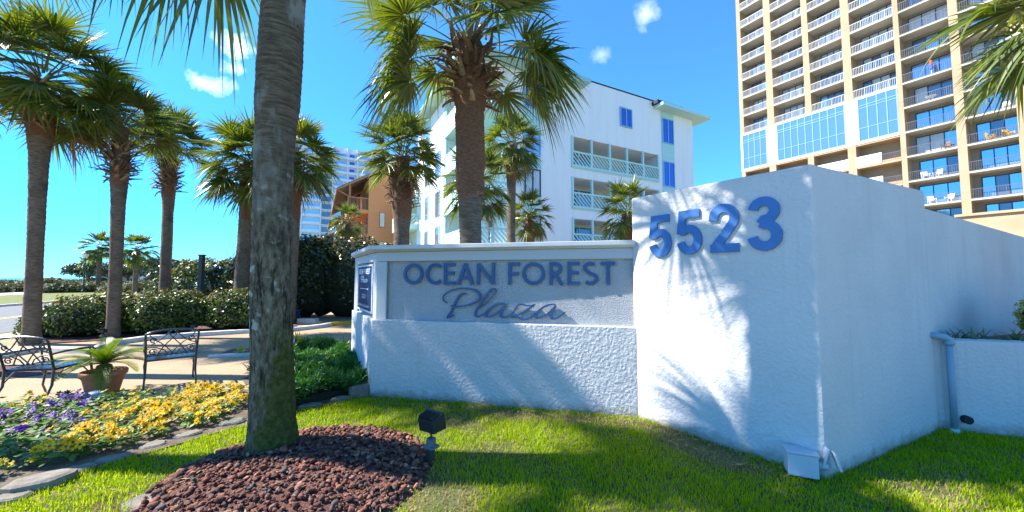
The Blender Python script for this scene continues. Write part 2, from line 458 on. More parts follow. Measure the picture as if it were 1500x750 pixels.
class MB:
    """collects shapes with a material slot each; build() links them as one mesh object"""

    def __init__(self):
        self.v = []
        self.f = []
        self.m = []
        self.cur = 0

    def slot(self, k):
        self.cur = k
        return self

    def _add(self, vs, fs):
        b = len(self.v)
        self.v.extend([tuple(p) for p in vs])
        for f in fs:
            self.f.append([b + i for i in f])
            self.m.append(self.cur)

    def box(self, c, s, ex=(1, 0, 0), ey=None, ez=(0, 0, 1)):
        """box with centre c, full size s along axes ex, ey, ez"""
        ex = Vector(ex).normalized(); ez = Vector(ez).normalized()
        ey = Vector(ey).normalized() if ey is not None else ez.cross(ex)
        c = Vector(c)
        a, b, d = ex * s[0] / 2, ey * s[1] / 2, ez * s[2] / 2
        vs = [c - a - b - d, c + a - b - d, c + a + b - d, c - a + b - d, c - a - b + d, c + a - b + d, c + a + b + d, c - a + b + d]
        self._add(vs, [(0, 3, 2, 1), (4, 5, 6, 7), (0, 1, 5, 4), (1, 2, 6, 5), (2, 3, 7, 6), (3, 0, 4, 7)])
        return self

    def bar(self, p, q, w, h=None, up=(0, 0, 1)):
        p, q = Vector(p), Vector(q)
        d = (q - p)
        L = d.length
        d.normalize()
        u = Vector(up)
        if abs(d.dot(u)) > .98:
            u = Vector((0, 1, 0)) if abs(d.y) < .9 else Vector((1, 0, 0))
        s = d.cross(u).normalized()
        u = s.cross(d)
        return self.box((p + q) / 2, (L, w, h or w), d, s, u)

    def prism(self, poly, z0, z1, cap=True):
        n = len(poly)
        vs = [(p[0], p[1], z0) for p in poly] + [(p[0], p[1], z1) for p in poly]
        fs = [(i, (i + 1) % n, n + (i + 1) % n, n + i) for i in range(n)]
        if cap:
            fs += [tuple(range(n))[::-1], tuple(range(n, 2 * n))]
        self._add(vs, fs)
        return self

    def extr(self, poly3, vec):
        """planar polygon (3-D points) pushed along vec"""
        n = len(poly3)
        vec = Vector(vec)
        vs = [Vector(p) for p in poly3] + [Vector(p) + vec for p in poly3]
        fs = [(i, (i + 1) % n, n + (i + 1) % n, n + i) for i in range(n)] + [tuple(range(n))[::-1], tuple(range(n, 2 * n))]
        self._add(vs, fs)
        return self

    def lathe(self, prof, c=(0, 0, 0), n=24, closed=False):
        c = Vector(c)
        vs, fs = [], []
        for r, z in prof:
            for k in range(n):
                a = 2 * math.pi * k / n
                vs.append((c.x + r * math.cos(a), c.y + r * math.sin(a), c.z + z))
        for i in range(len(prof) - 1):
            for k in range(n):
                fs.append((i * n + k, i * n + (k + 1) % n, (i + 1) * n + (k + 1) % n, (i + 1) * n + k))
        if closed:
            fs.append(tuple(range(n))[::-1])
            fs.append(tuple(range((len(prof) - 1) * n, len(prof) * n)))
        self._add(vs, fs)
        return self

    def tube(self, pts, r, n=6, caps=True):
        pts = [Vector(p) for p in pts]
        rr = r if isinstance(r, (list, tuple)) else [r] * len(pts)
        vs, fs = [], []
        prev = None
        for i, p in enumerate(pts):
            t = (pts[min(i + 1, len(pts) - 1)] - pts[max(i - 1, 0)]).normalized()
            if prev is None:
                u = t.orthogonal().normalized()
            else:
                u = (prev - t * prev.dot(t))
                u = u.normalized() if u.length > 1e-6 else t.orthogonal().normalized()
            prev = u
            w = t.cross(u)
            for k in range(n):
                a = 2 * math.pi * k / n
                vs.append(p + (u * math.cos(a) + w * math.sin(a)) * rr[i])
        m = len(pts)
        for i in range(m - 1):
            for k in range(n):
                fs.append((i * n + k, i * n + (k + 1) % n, (i + 1) * n + (k + 1) % n, (i + 1) * n + k))
        if caps:
            fs.append(tuple(range(n))[::-1])
            fs.append(tuple(range((m - 1) * n, m * n)))
        self._add(vs, fs)
        return self

    def build(self, name, mats, parent=None, org=None, smooth=False, bevel=0.0):
        if not isinstance(mats, (list, tuple)):
            mats = [mats]
        if org is None:
            org = parent.location if parent is not None else (0, 0, 0)
            if parent is not None and parent.parent is not None:
                org = Vector(org) + parent.parent.location
        o = Vector(org)
        me = bpy.data.meshes.new(name)
        me.from_pydata([(p[0] - o.x, p[1] - o.y, p[2] - o.z) for p in self.v], [], self.f)
        for k in mats:
            me.materials.append(MT[k] if isinstance(k, str) else k)
        me.polygons.foreach_set('material_index', self.m)
        if smooth:
            me.polygons.foreach_set('use_smooth', [True] * len(me.polygons))
        me.update()
        ob = link(name, me, parent)
        if parent is None:
            ob.location = o
        if bevel:
            b = ob.modifiers.new('bevel', 'BEVEL')
            b.width = bevel
            b.segments = 2
            b.limit_method = 'ANGLE'
        return ob


def link(name, me, parent=None):
    ob = bpy.data.objects.new(name, me)
    COL.objects.link(ob)
    if parent is not None:
        ob.parent = parent
    return ob


def tag(o, label=None, cat=None, group=None, kind=None):
    if label: o['label'] = label
    if cat: o['category'] = cat
    if group: o['group'] = group
    if kind: o['kind'] = kind
    return o


def empty(name, loc, label, cat, group=None):
    o = bpy.data.objects.new(name, None)
    o.empty_display_size = .2
    o.location = loc
    COL.objects.link(o)
    return tag(o, label, cat, group)


CHILD = {}


def copy_tree(o, parent=None):
    c = o.copy()
    COL.objects.link(c)
    c.parent = parent
    for ch in list(o.children):
        copy_tree(ch, c)
    return c


def ribbons(P, mat_idx=None):
    """P: (N,S,2,3) arrays of ribbon stations -> verts, faces"""
    N, S = P.shape[:2]
    V = P.reshape(-1, 3)
    base = (np.arange(N) * S * 2)[:, None, None]
    st = (np.arange(S - 1) * 2)[None, :, None]
    q = np.array([0, 1, 3, 2])[None, None, :]
    F = (base + st + q).reshape(-1, 4)
    return V, F


def np_mesh(name, parts, mats, smooth=False):
    """parts: list of (V (n,3), F (m,4 or 3), slot)"""
    vs, loops, starts, tot, mi = [], [], [], [], []
    vo, lo = 0, 0
    for V, F, s in parts:
        if len(F) == 0:
            continue
        vs.append(V)
        k = F.shape[1]
        loops.append((F + vo).ravel())
        starts.append(lo + np.arange(len(F)) * k)
        tot.append(np.full(len(F), k))
        mi.append(np.full(len(F), s))
        vo += len(V)
        lo += F.size
    V = np.concatenate(vs).astype(np.float32)
    L = np.concatenate(loops).astype(np.int32)
    St = np.concatenate(starts).astype(np.int32)
    T = np.concatenate(tot).astype(np.int32)
    M = np.concatenate(mi).astype(np.int32)
    me = bpy.data.meshes.new(name)
    me.vertices.add(len(V))
    me.vertices.foreach_set('co', V.ravel())
    me.loops.add(len(L))
    me.loops.foreach_set('vertex_index', L)
    me.polygons.add(len(St))
    me.polygons.foreach_set('loop_start', St)
    me.polygons.foreach_set('loop_total', T)
    me.polygons.foreach_set('material_index', M)
    if smooth:
        me.polygons.foreach_set('use_smooth', np.ones(len(St), dtype=bool))
    for k in mats:
        me.materials.append(MT[k])
    me.update(calc_edges=True)
    return me


def unit(a):
    return a / np.maximum(np.linalg.norm(a, axis=-1, keepdims=True), 1e-9)


def in_poly(x, y, poly):
    x = np.asarray(x); y = np.asarray(y)
    ins = np.zeros(x.shape, bool)
    n = len(poly)
    for i in range(n):
        x0, y0 = poly[i]; x1, y1 = poly[(i + 1) % n]
        cond = ((y0 > y) != (y1 > y)) & (x < (x1 - x0) * (y - y0) / (y1 - y0 + 1e-12) + x0)
        ins ^= cond
    return ins


def catmull(pts, n=8):
    P = [Vector(p) for p in pts]
    P = [P[0] * 2 - P[1]] + P + [P[-1] * 2 - P[-2]]
    out = []
    for i in range(1, len(P) - 2):
        for k in range(n):
            t = k / n
            a, b, c, d = P[i - 1], P[i], P[i + 1], P[i + 2]
            out.append(.5 * ((2 * b) + (c - a) * t + (2 * a - 5 * b + 4 * c - d) * t * t + (3 * b - a - 3 * c + d) * t ** 3))
    out.append(P[-2])
    return out


def sheet(name, poly, z, m, kind='structure'):
    b = MB()
    b._add([(x, y, z) for x, y in poly], [tuple(range(len(poly)))])
    o = b.build(name, m)
    o['kind'] = kind
    # face upwards
    me = o.data
    if me.polygons[0].normal.z < 0:
        me.flip_normals()
    return o


# ------------------------------------------------------------------ the setting: ground sheets
LAWN = [(-6.2, 1.2), (-5.6, 2.0), (-3.75, 2.75), (-3.45, 3.2), (-2.95, 3.98), (-2.55, 4.5), (-1.87, 5.12), (1.42, 4.36),
        (2.47, 3.02), (4.47, 3.97), (5.1, 3.78), (14, 1.6), (14, .4), (-6.2, .4)]
BED = [(-9, 2.2), (-5.6, 2.0), (-3.75, 2.75), (-3.45, 3.2), (-2.95, 3.98), (-3.1, 4.75), (-3.75, 5.35), (-4.9, 5.0), (-5.9, 4.85),
       (-7.2, 4.6), (-9, 4.1)]
JUN = [(-2.95, 3.98), (-2.55, 4.5), (-1.87, 5.12), (-2.75, 6.6), (-3.1, 7.3), (-4.3, 7.2), (-4.25, 5.9), (-3.75, 5.35), (-3.1, 4.75)]

sheet('ground', [(-160, -60), (300, -60), (300, 400), (-160, 400)], -.012, 'sand')
sea = sheet('sea', [(-7000, -2000), (-160.5, -2000), (-160.5, 7000), (-7000, 7000)], -.4, 'sea')
# road along the shore: direction d, offset n across
RD = Vector((-.33, .944)); RN = Vector((.944, .33))


def road_pt(n, t):
    p = RN * n + RD * t
    return (p.x, p.y)


def strip(name, n0, n1, z, m, t0=-60, t1=260):
    return sheet(name, [road_pt(n0, t0), road_pt(n1, t0), road_pt(n1, t1), road_pt(n0, t1)], z, m)


strip('road', -19.9, -10.4, 0, 'asphalt')
strip('lane_marking', -14.35, -14.22, .004, 'line')
strip('lane_marking', -14.1, -13.97, .004, 'line')
strip('verge', -31, -20.12, .10, 'verge')
strip('pavement', -35.5, -31, .104, 'walk')
kb = MB()
a, b_, c_, d_ = road_pt(-20.12, -60), road_pt(-19.9, -60), road_pt(-19.9, 260), road_pt(-20.12, 260)
kb.prism([a, b_, c_, d_], -.01, .12)
tag(kb.build('kerb', 'kerb'), kind='structure')
sheet('patio', [(-20, 2), (-9, 2), (-5.5, 3), (-3.0, 4.5), (-1.9, 5.2), (2, 6), (6, 9), (6, 13.6), (-5.2, 15), (-7.0, 12.4), (-9.2, 10.3), (-10.6, 9.35),
                (-11.4, 8.9), (-13.5, 8.3), (-17, 8.2)], .002, 'patio')
sheet('car_park', [(-8.5, 12.9), (6, 12.9), (30, 20), (30, 36), (-8, 36)], -.004, 'patio')
# planting beds behind the patio kerb
bedpoly = [(-11.6, 9.0), (-10.6, 9.45), (-9.2, 10.4), (-7.2, 12.4), (-7.9, 14), (-9, 20), (-22, 22), (-17.0, 14.5), (-13.9, 11.2)]
sheet('mulch_bed', bedpoly, .012, 'mulch')
sheet('mulch_bed', [(-11, 6.0), (-8.0, 5.9), (-7.6, 6.3), (-8.0, 6.7), (-11, 7.0)], .012, 'mulch')
sheet('flower_bed_soil', BED, .02, 'soil')
sheet('shrub_bed_soil', JUN, .016, 'soil')
lawn = sheet('lawn', LAWN, .008, 'lawn_soil')


def kerb_line(name, pts, w, h, m):
    """concrete kerb following a line"""
    b = MB()
    P = [Vector((p[0], p[1])) for p in pts]
    L, Rr = [], []
    for i, p in enumerate(P):
        t = (P[min(i + 1, len(P) - 1)] - P[max(i - 1, 0)]).normalized()
        nn = Vector((-t.y, t.x))
        L.append(p + nn * w / 2); Rr.append(p - nn * w / 2)
    for i in range(len(P) - 1):
        b.prism([L[i], Rr[i], Rr[i + 1], L[i + 1]], -.02, h)
    o = b.build(name, m)
    o['kind'] = 'structure'
    return o


kerb_line('kerb', [G(-60, 534), G(0, 524), G(60, 515), G(130, 519), G(160, 506), G(210, 499), G(280, 493), G(360, 488), G(420, 486)], .2, .11, 'kerb')
kerb_line('kerb', [G(420, 486), G(450, 482.5), G(470, 480), G(484, 477.5)], .2, .11, 'kerb')
kerb_line('kerb', [G(484, 477.5), G(505, 476), G(530, 474.5), G(560, 473)], .22, .12, 'yellow_kerb')
kerb_line('kerb', [G(306, 524), G(335, 522), G(372, 521)], .16, .05, 'kerb')
sheet('mulch_bed', [G(306, 524), G(390, 521), G(400, 510), G(340, 512)], .012, 'mulch')

# ------------------------------------------------------------------ sign wall, number wall, planter
S0 = Vector((-1.87, 5.11, 0)); SE = Vector((.974, -.2265, 0)).normalized(); SN = Vector((SE.y, -SE.x, 0))   # SN faces the lawn
S0.z = 0
SB = Vector((-2.83, 6.65, 0))
if SN.y > 0:
    SN = -SN
ENDE = (SB - S0).normalized()
ENDN = Vector((ENDE.y, -ENDE.x, 0))
if ENDN.x > 0:
    ENDN = -ENDN
SLEN = 3.41


def sp(s, z, d=0.0):
    return S0 + SE * s + Vector((0, 0, z)) + SN * d


def offs(o):
    """footprint of the sign grown outwards by o on the front and the left end"""
    c = S0 + SN * o + ENDN * o * .9
    r = S0 + SE * SLEN + SN * o
    bk = SB + ENDN * o
    bk2 = SB + SE * 2.6
    r2 = S0 + SE * SLEN - SN * .9
    return [(c.x, c.y), (r.x, r.y), (r2.x, r2.y), (bk2.x, bk2.y), (bk.x, bk.y)]


sign = empty('sign_wall', S0, 'low white stucco wall carrying raised blue script and capital letters', 'sign wall')
b = MB()
b.prism(offs(.035), -.05, 1.03)
b.build('base_wall', 'stucco_rough', sign, bevel=.012)
b = MB()
b.prism(offs(-.03), 1.03, 1.96)
b.build('panel', 'stucco_fine', sign)
b = MB()
# frame round the panel: left pilaster, header, right reveal, bottom ledge strip
b.extr([sp(-.005, 1.032, -.028), sp(.15, 1.032, -.028), sp(.15, 1.826, -.028), sp(-.005, 1.826, -.028)], SN * .03)
b.extr([sp(-.005, 1.827, -.028), sp(3.41, 1.827, -.028), sp(3.41, 1.957, -.028), sp(-.005, 1.957, -.028)], SN * .034)
b.extr([sp(3.385, 1.032, -.028), sp(3.41, 1.032, -.028), sp(3.41, 1.826, -.028), sp(3.385, 1.826, -.028)], SN * .03)
eL = (SB - S0).length
def ep(s, z, d=0.0):
    return S0 + ENDE * s + Vector((0, 0, z)) + ENDN * d
b.extr([ep(.0, 1.032, -.028), ep(.22, 1.032, -.028), ep(.22, 1.957, -.028), ep(0, 1.957, -.028)], ENDN * .03)
b.extr([ep(eL - .3, 1.032, -.028), ep(eL, 1.032, -.028), ep(eL, 1.957, -.028), ep(eL - .3, 1.957, -.028)], ENDN * .03)
b.extr([ep(.22, 1.83, -.028), ep(eL - .3, 1.83, -.028), ep(eL - .3, 1.957, -.028), ep(.22, 1.957, -.028)], ENDN * .03)
b.build('frame', 'trim', sign, bevel=.008)
b = MB()
def cap_ring(o, z):
    return [Vector((p[0], p[1], z)) for p in offs(o)]
ra, rb, rc = cap_ring(.03, 1.958), cap_ring(.075, 1.985), cap_ring(.075, 2.04)
vs = ra + rb + rc
n5 = 5
fs = [(i, (i + 1) % n5, n5 + (i + 1) % n5, n5 + i) for i in range(n5)] + [(n5 + i, n5 + (i + 1) % n5, 2 * n5 + (i + 1) % n5, 2 * n5 + i) for i in range(n5)]
fs += [tuple(range(n5))[::-1], tuple(range(2 * n5, 3 * n5))]
b._add(vs, fs)
b.build('cap', 'cap', sign, bevel=.006)


# raised lettering: strokes pushed out from the wall
def stroke(b, pts, w, base, n, d0, d1, closed=False):
    """pts: 2-D points in the wall plane mapped by base(s,z); w width or list; from depth d0 to d1 along n"""
    P = [Vector((p[0], p[1])) for p in pts]
    N = len(P)
    ww = w if isinstance(w, (list, tuple)) else [w] * N
    L, Q = [], []
    for i in range(N):
        if closed:
            a, c = P[(i - 1) % N], P[(i + 1) % N]
        else:
            a, c = P[max(i - 1, 0)], P[min(i + 1, N - 1)]
        p = P[i]
        t1 = (p - a).normalized() if (p - a).length > 1e-9 else (c - p).normalized()
        t2 = (c - p).normalized() if (c - p).length > 1e-9 else t1
        t = t1 + t2
        t = t.normalized() if t.length > 1e-6 else t1
        nn = Vector((-t.y, t.x))
        k = 1 / max(.35, abs(nn.dot(Vector((-t1.y, t1.x)))))
        L.append(p + nn * ww[i] / 2 * k)
        Q.append(p - nn * ww[i] / 2 * k)
    vs, fs = [], []
    for i in range(N):
        for q in (L[i], Q[i]):
            o = base(q.x, q.y)
            vs.append(o + n * d1)
        for q in (L[i], Q[i]):
            o = base(q.x, q.y)
            vs.append(o + n * d0)
    rng_ = range(N if closed else N - 1)
    for i in rng_:
        j = (i + 1) % N
        a, c = i * 4, j * 4
        fs += [(a, a + 1, c + 1, c), (a + 2, c + 2, c + 3, a + 3), (a, c, c + 2, a + 2), (a + 1, a + 3, c + 3, c + 1)]
    if not closed:
        fs += [(0, 2, 3, 1), ((N - 1) * 4, (N - 1) * 4 + 1, (N - 1) * 4 + 3, (N - 1) * 4 + 2)]
    b._add(vs, fs)


def arc(cx, cy, rx, ry, a0, a1, n=16):
    return [(cx + rx * math.cos(R(a0 + (a1 - a0) * i / n)), cy + ry * math.sin(R(a0 + (a1 - a0) * i / n))) for i in range(n + 1)]


def glyph(ch):
    """strokes of a geometric capital in a unit box: list of (points, closed)"""
    h = .075
    if ch == 'O':
        return [(arc(.5, .5, .5 - h, .5 - h, 0, 360, 36)[:-1], True)]
    if ch == 'C':
        return [(arc(.58, .5, .56 - h, .5 - h, 48, 312, 26), False)]
    if ch == 'E':
        return [([(.12, 0), (.12, 1)], False), ([(.1, 1 - h), (1, 1 - h)], False), ([(.1, .53), (.92, .53)], False), ([(.1, h), (1, h)], False)]
    if ch == 'F':
        return [([(.12, 0), (.12, 1)], False), ([(.1, 1 - h), (1, 1 - h)], False), ([(.1, .5), (.92, .5)], False)]
    if ch == 'A':
        return [([(.07, 0), (.5, .97)], False), ([(.93, 0), (.5, .97)], False), ([(.2, .33), (.8, .33)], False)]
    if ch == 'N':
        return [([(.08, 0), (.08, .97)], False), ([(.08, .95), (.92, .05)], False), ([(.92, .03), (.92, 1)], False)]
    if ch == 'R':
        return [([(.12, 0), (.12, 1)], False), ([(.1, 1 - h)] + arc(.42, .72, .42, .28 - h, 90, -90, 12) + [(.1, .44 + h)], False), ([(.42, .48), (.95, 0)], False)]
    if ch == 'S':
        return [(arc(.5, .74, .36, .26 - h, 40, 225, 14) + [(.5, .5)] + arc(.5, .28, .40, .28 - h, 45, -140, 14), False)]
    if ch == 'T':
        return [([(.5, 0), (.5, 1)], False), ([(0, 1 - h), (1, 1 - h)], False)]
    return []


def put_glyph(name, ch, s0, s1, z0, z1, base, n, d0, d1, w, m, parent):
    b = MB()
    for k, (pts, cl) in enumerate(glyph(ch)):
        q = [(s0 + (s1 - s0) * x, z0 + (z1 - z0) * y) for x, y in pts]
        stroke(b, q, w, base, n, d0, d1 + .0015 * k, cl)
    return b.build(name, m, parent)


for ch, s0, s1 in [('O', .40, .69), ('C', .73, .965), ('E', .99, 1.15), ('A', 1.175, 1.405), ('N', 1.45, 1.69), ('F', 1.87, 2.02), ('O', 2.05, 2.34),
                   ('R', 2.395, 2.56), ('E', 2.62, 2.765), ('S', 2.80, 2.985), ('T', 3.015, 3.185)]:
    put_glyph('letter', ch, s0, s1, 1.51, 1.795, sp, SN, -.022, -.004, .042, 'letter_blue', sign)

# "Plaza" in brush script, traced in the wall plane (pixels of a 7.5x enlargement of the photograph)
def wall_sz(x, y):
    px, py = 640 + x / 7.5, 415 + y / 7.5
    a, b2, d = ray(px, py)
    det = SE.x * (-b2) + a * SE.y
    s = (-S0.x * (-b2) - a * (S0.y) * 1.0) / det if False else None
    # solve S0 + s*SE = t*(a,b2)
    t = (S0.x * SE.y - S0.y * SE.x) / (a * SE.y - b2 * SE.x)
    s = ((a * t - S0.x) * SE.x + (b2 * t - S0.y) * SE.y)
    return (s, CAMH + d * t)


SCRIPT = [
    ('P', [[(110, 215), (75, 195), (62, 165), (85, 120), (150, 80), (250, 58), (350, 60), (430, 85), (468, 125), (462, 170), (420, 210), (340, 240), (250, 255), (190, 255), (148, 245)],
           [(318, 115), (280, 115), (245, 140), (205, 205), (165, 290), (135, 345), (115, 375), (135, 378), (165, 360), (180, 345)]]),
    ('l', [[(470, 270), (540, 215), (600, 150), (640, 95), (638, 65), (612, 62), (570, 95), (515, 165), (455, 260), (420, 325), (425, 360), (460, 367), (510, 340), (560, 295)]]),
    ('a', [[(755, 235), (725, 222), (680, 225), (625, 250), (565, 300), (535, 345), (550, 368), (600, 362), (660, 325), (715, 275), (750, 240)],
           [(752, 240), (715, 295), (697, 345), (715, 375), (760, 372), (810, 345), (850, 300)]]),
    ('z', [[(850, 300), (885, 250), (915, 232), (960, 240), (1010, 248), (1068, 238), (1000, 285), (920, 335), (825, 375), (880, 372), (930, 395), (975, 400), (1030, 375), (1080, 330)]]),
    ('a', [[(1310, 245), (1280, 232), (1230, 238), (1170, 262), (1110, 310), (1078, 355), (1095, 382), (1145, 375), (1210, 335), (1265, 285), (1300, 255)],
           [(1305, 250), (1270, 305), (1248, 355), (1265, 388), (1310, 385), (1360, 355), (1412, 312)]]),
]
SCR = []
for ch, lines in SCRIPT:
    g = []
    for ln in lines:
        q = [wall_sz(*p) for p in ln]
        q = [(p.x, p.y) for p in catmull([(x, y, 0) for x, y in q], 6)]
        g.append(q)
    SCR.append(g)
for g in SCR:
    b = MB()
    for k, q in enumerate(g):
        ws = []
        for i in range(len(q)):
            p0, p1 = q[max(i - 1, 0)], q[min(i + 1, len(q) - 1)]
            dx, dz = p1[0] - p0[0], p1[1] - p0[1]
            ang = math.atan2(dz, dx)
            # broad on steep downstrokes, thin on upstrokes, like a flexed pen
            ws.append(.013 + .017 * max(0, math.sin(-ang)) ** 1 + .004 * abs(math.cos(ang)))
        stroke(b, q, ws, sp, SN, -.022, -.004 + .0015 * k)
    b.build('letter', 'letter_blue', sign)

# plaque on the end of the sign
pl = MB()
pl.extr([ep(.28, 1.08, -.026), ep(eL - .36, 1.08, -.026), ep(eL - .36, 1.80, -.026), ep(.28, 1.80, -.026)], ENDN * .03)
plq = pl.build('plaque', 'plaque_frame', sign)
pq = MB()
pq.extr([ep(.33, 1.11, .003), ep(eL - .41, 1.11, .003), ep(eL - .41, 1.775, .003), ep(.33, 1.775, .003)], ENDN * .006)
pq.build('plaque_face', 'navy', plq, org=S0)
tx = MB()
def end_base(s, z):
    return ep(s, z)
sa, sb_ = eL - .47, .40        # text runs left to right as seen from outside: far end first
def put_line(txt, z0, z1, fa, fb, w):
    n = len(txt)
    for i, ch in enumerate(txt):
        if ch == ' ':
            continue
        u0, u1 = fa + (fb - fa) * (i + .1) / n, fa + (fb - fa) * (i + .9) / n
        for k, (pts, cl) in enumerate(glyph(ch)):
            q = [(sa + (sb_ - sa) * (u0 + (u1 - u0) * x), z0 + (z1 - z0) * y) for x, y in pts]
            stroke(tx, q, w, end_base, ENDN, .009, .0112 + .0008 * k, cl)
put_line('OCEAN FOREST', 1.66, 1.74, .02, .98, .016)
allp = [p for g in SCR for q in g for p in q]
x0 = min(p[0] for p in allp); x1 = max(p[0] for p in allp); y0 = min(p[1] for p in allp); y1 = max(p[1] for p in allp)
for g in SCR:
    for k, q in enumerate(g):
        qq = [(sa + (sb_ - sa) * (.2 + .6 * (p[0] - x0) / (x1 - x0)), 1.53 + .10 * (p[1] - y0) / (y1 - y0)) for p in q[::2]]
        stroke(tx, qq, .014, end_base, ENDN, .009, .0112 + .0008 * k)
stroke(tx, [(sa + (sb_ - sa) * .15, 1.43), (sa + (sb_ - sa) * .85, 1.43)], .01, end_base, ENDN, .009, .0112)
for i in range(4):
    u = .36 + i * .08
    stroke(tx, arc(sa + (sb_ - sa) * u, 1.315, .025, .03, 60, 320, 8), .012, end_base, ENDN, .009, .0112)
for i in range(15):
    u = .06 + i * .06
    stroke(tx, [(sa + (sb_ - sa) * u, 1.145), (sa + (sb_ - sa) * (u + .005), 1.185)], .012, end_base, ENDN, .009, .0112)
tx.build('plaque_text', 'plaque_white', plq, org=S0)

# number wall (tall wedge)
T0 = Vector((1.42, 4.33, 0)); T1 = Vector((2.475, 3.0, 0)); T2 = Vector((4.47, 3.95, 0))
TE = (T1 - T0).normalized(); TN = Vector((TE.y, -TE.x, 0))
if TN.y > 0:
    TN = -TN
RE = (T2 - T1).normalized()
numw = empty('number_wall', T1, 'tall white stucco wedge wall with the blue house number 5523', 'wall')
b = MB()
b.prism([(T0.x, T0.y), (T1.x, T1.y), (T2.x, T2.y), (T2.x + 1.0, T2.y + 2.2), (2.2, 6.0)], -.05, 2.545)
b.build('wall_body', 'stucco', numw, bevel=.018)


def tp(s, z, d=0.0):
    return T0 + TE * s + Vector((0, 0, z)) + TN * d


def digit(ch, s0, s1, z0, z1, w):
    """bold grotesque numerals, centre lines in metres from the lower left corner"""
    W_, H_ = s1 - s0, z1 - z0
    h = w / 2
    if ch == '5':
        return [[(W_ * .92, H_ - h), (W_ * .25, H_ - h), (W_ * .155, H_ * .47)],
                [(W_ * .14, H_ * .52)] + arc(W_ * .49, H_ * .335, W_ * .5 - h, H_ * .335 - h, 128, -168, 22)]
    if ch == '2':
        return [[(h, H_ * .66)] + arc(W_ * .5, H_ - h - H_ * .215, W_ * .5 - h, H_ * .215, 170, -30, 16) + [(W_ * .5, H_ * .34), (W_ * .26, H_ * .17), (h * 1.3, h * .6)],
                [(0.006, h * .98), (W_ * .97, h * .98)]]
    if ch == '3':
        return [arc(W_ * .5, H_ * .745, W_ * .46 - h, H_ * .255 - h, 172, -88, 18) + [(W_ * .40, H_ * .49 + h * .12)],
                [(W_ * .40, H_ * .50 + h * .2)] + arc(W_ * .5, H_ * .285, W_ * .5 - h, H_ * .285 - h, 88, -172, 18)]


for ch, s0, s1, z0, z1 in [('5', .23, .49, 1.83, 2.29), ('5', .55, .81, 1.838, 2.30), ('2', .88, 1.15, 1.845, 2.315), ('3', 1.215, 1.485, 1.84, 2.325)]:
    b = MB()
    for k, ln in enumerate(digit(ch, s0, s1, z0, z1, .082)):
        stroke(b, [(s0 + x, z0 + y) for x, y in ln], .082, tp, TN, .004, .024 + .0015 * k)
    b.build('digit', 'blue', numw)

# wall running on to the right, behind the planter
b = MB()
W0 = T2 + RE * -.03
WE = Vector((math.cos(R(29.5)), math.sin(R(29.5)), 0)); WN = Vector((-WE.y, WE.x, 0))
p0 = T2 + WN * .07 + WE * .0
b.prism([(p0.x, p0.y), (p0.x + WE.x * 11, p0.y + WE.y * 11), (p0.x + WE.x * 11 + WN.x * .3, p0.y + WE.y * 11 + WN.y * .3), (p0.x + WN.x * .3, p0.y + WN.y * .3)], -.05, 2.395)
tag(b.build('boundary_wall', 'stucco', None, org=p0, bevel=.015), 'long plain white stucco wall running behind the raised planter', 'wall')
# raised planter
PL0 = Vector((4.53, 3.93, 0)); PL1 = PL0 + Vector((.96, -.28, 0)).normalized() * 6
plan = empty('raised_planter', PL0, 'white stucco planter box of grass and shrub in front of the long wall', 'planter')
b = MB()
PE = (PL1 - PL0).normalized(); PN = Vector((-PE.y, PE.x, 0))
pk = [PL0, PL1, PL1 + PN * .22, PL0 + PN * .22]
b.prism([(p.x, p.y) for p in pk], -.05, .945)
b.build('front_wall', 'stucco', plan, bevel=.015)
b = MB()
far = PL1 + PN * 4.2
b.prism([(PL0.x + PN.x * .24, PL0.y + PN.y * .24), (PL1.x + PN.x * .24, PL1.y + PN.y * .24), (far.x, far.y), (p0.x + .2, p0.y + .12)], .6, .90)
b.build('planter_soil', 'soil', plan)
b = MB()
ret = [PL0 - PE * .17 + PN * .02, PL0 + PN * .02, PL0 + PN * .2, PL0 - PE * .17 + PN * .2]
b.prism([(p.x, p.y) for p in ret], -.05, .97)
b.build('side_wall', 'stucco', plan)

# downpipe and outlet at the planter corner
pp = PL0 + PE * .02 - PN * .055
dp = empty('drain_pipe', (pp.x, pp.y, 0), 'grey blue drain pipe with elbow at the planter corner', 'drain pipe')
b = MB()
b.tube([pp + Vector((0, 0, .03)), pp + Vector((0, 0, .93))], .028, 10)
b.build('pipe', 'pipe', dp, smooth=True)
b = MB()
b.tube([pp + Vector((0, 0, .90)), pp + Vector((0, 0, .965)), pp + Vector((0, 0, .985)) - PE * .03, pp + Vector((0, 0, 1.0)) - PE * .16 + PN * .02], [.036, .037, .037, .032], 10)
b.tube([pp + Vector((0, 0, .91)), pp + Vector((0, 0, .945))], .042, 12)
b.build('elbow', 'pipe', dp, smooth=True)
b = MB()
b.tube([pp + Vector((0, 0, 0)), pp + Vector((0, 0, .06))], [.05, .034], 10)
b.build('foot', 'boxwhite', dp, smooth=True)
q = PL0 + PE * .14 - PN * .02 + Vector((0, 0, .15))
b = MB()
b.tube([q + PN * .05, q - PN * .03], .04, 14)
ol = b.build('outlet_pipe', 'dark', None, org=q)
tag(ol, 'short dark drain outlet low on the planter wall', 'outlet')

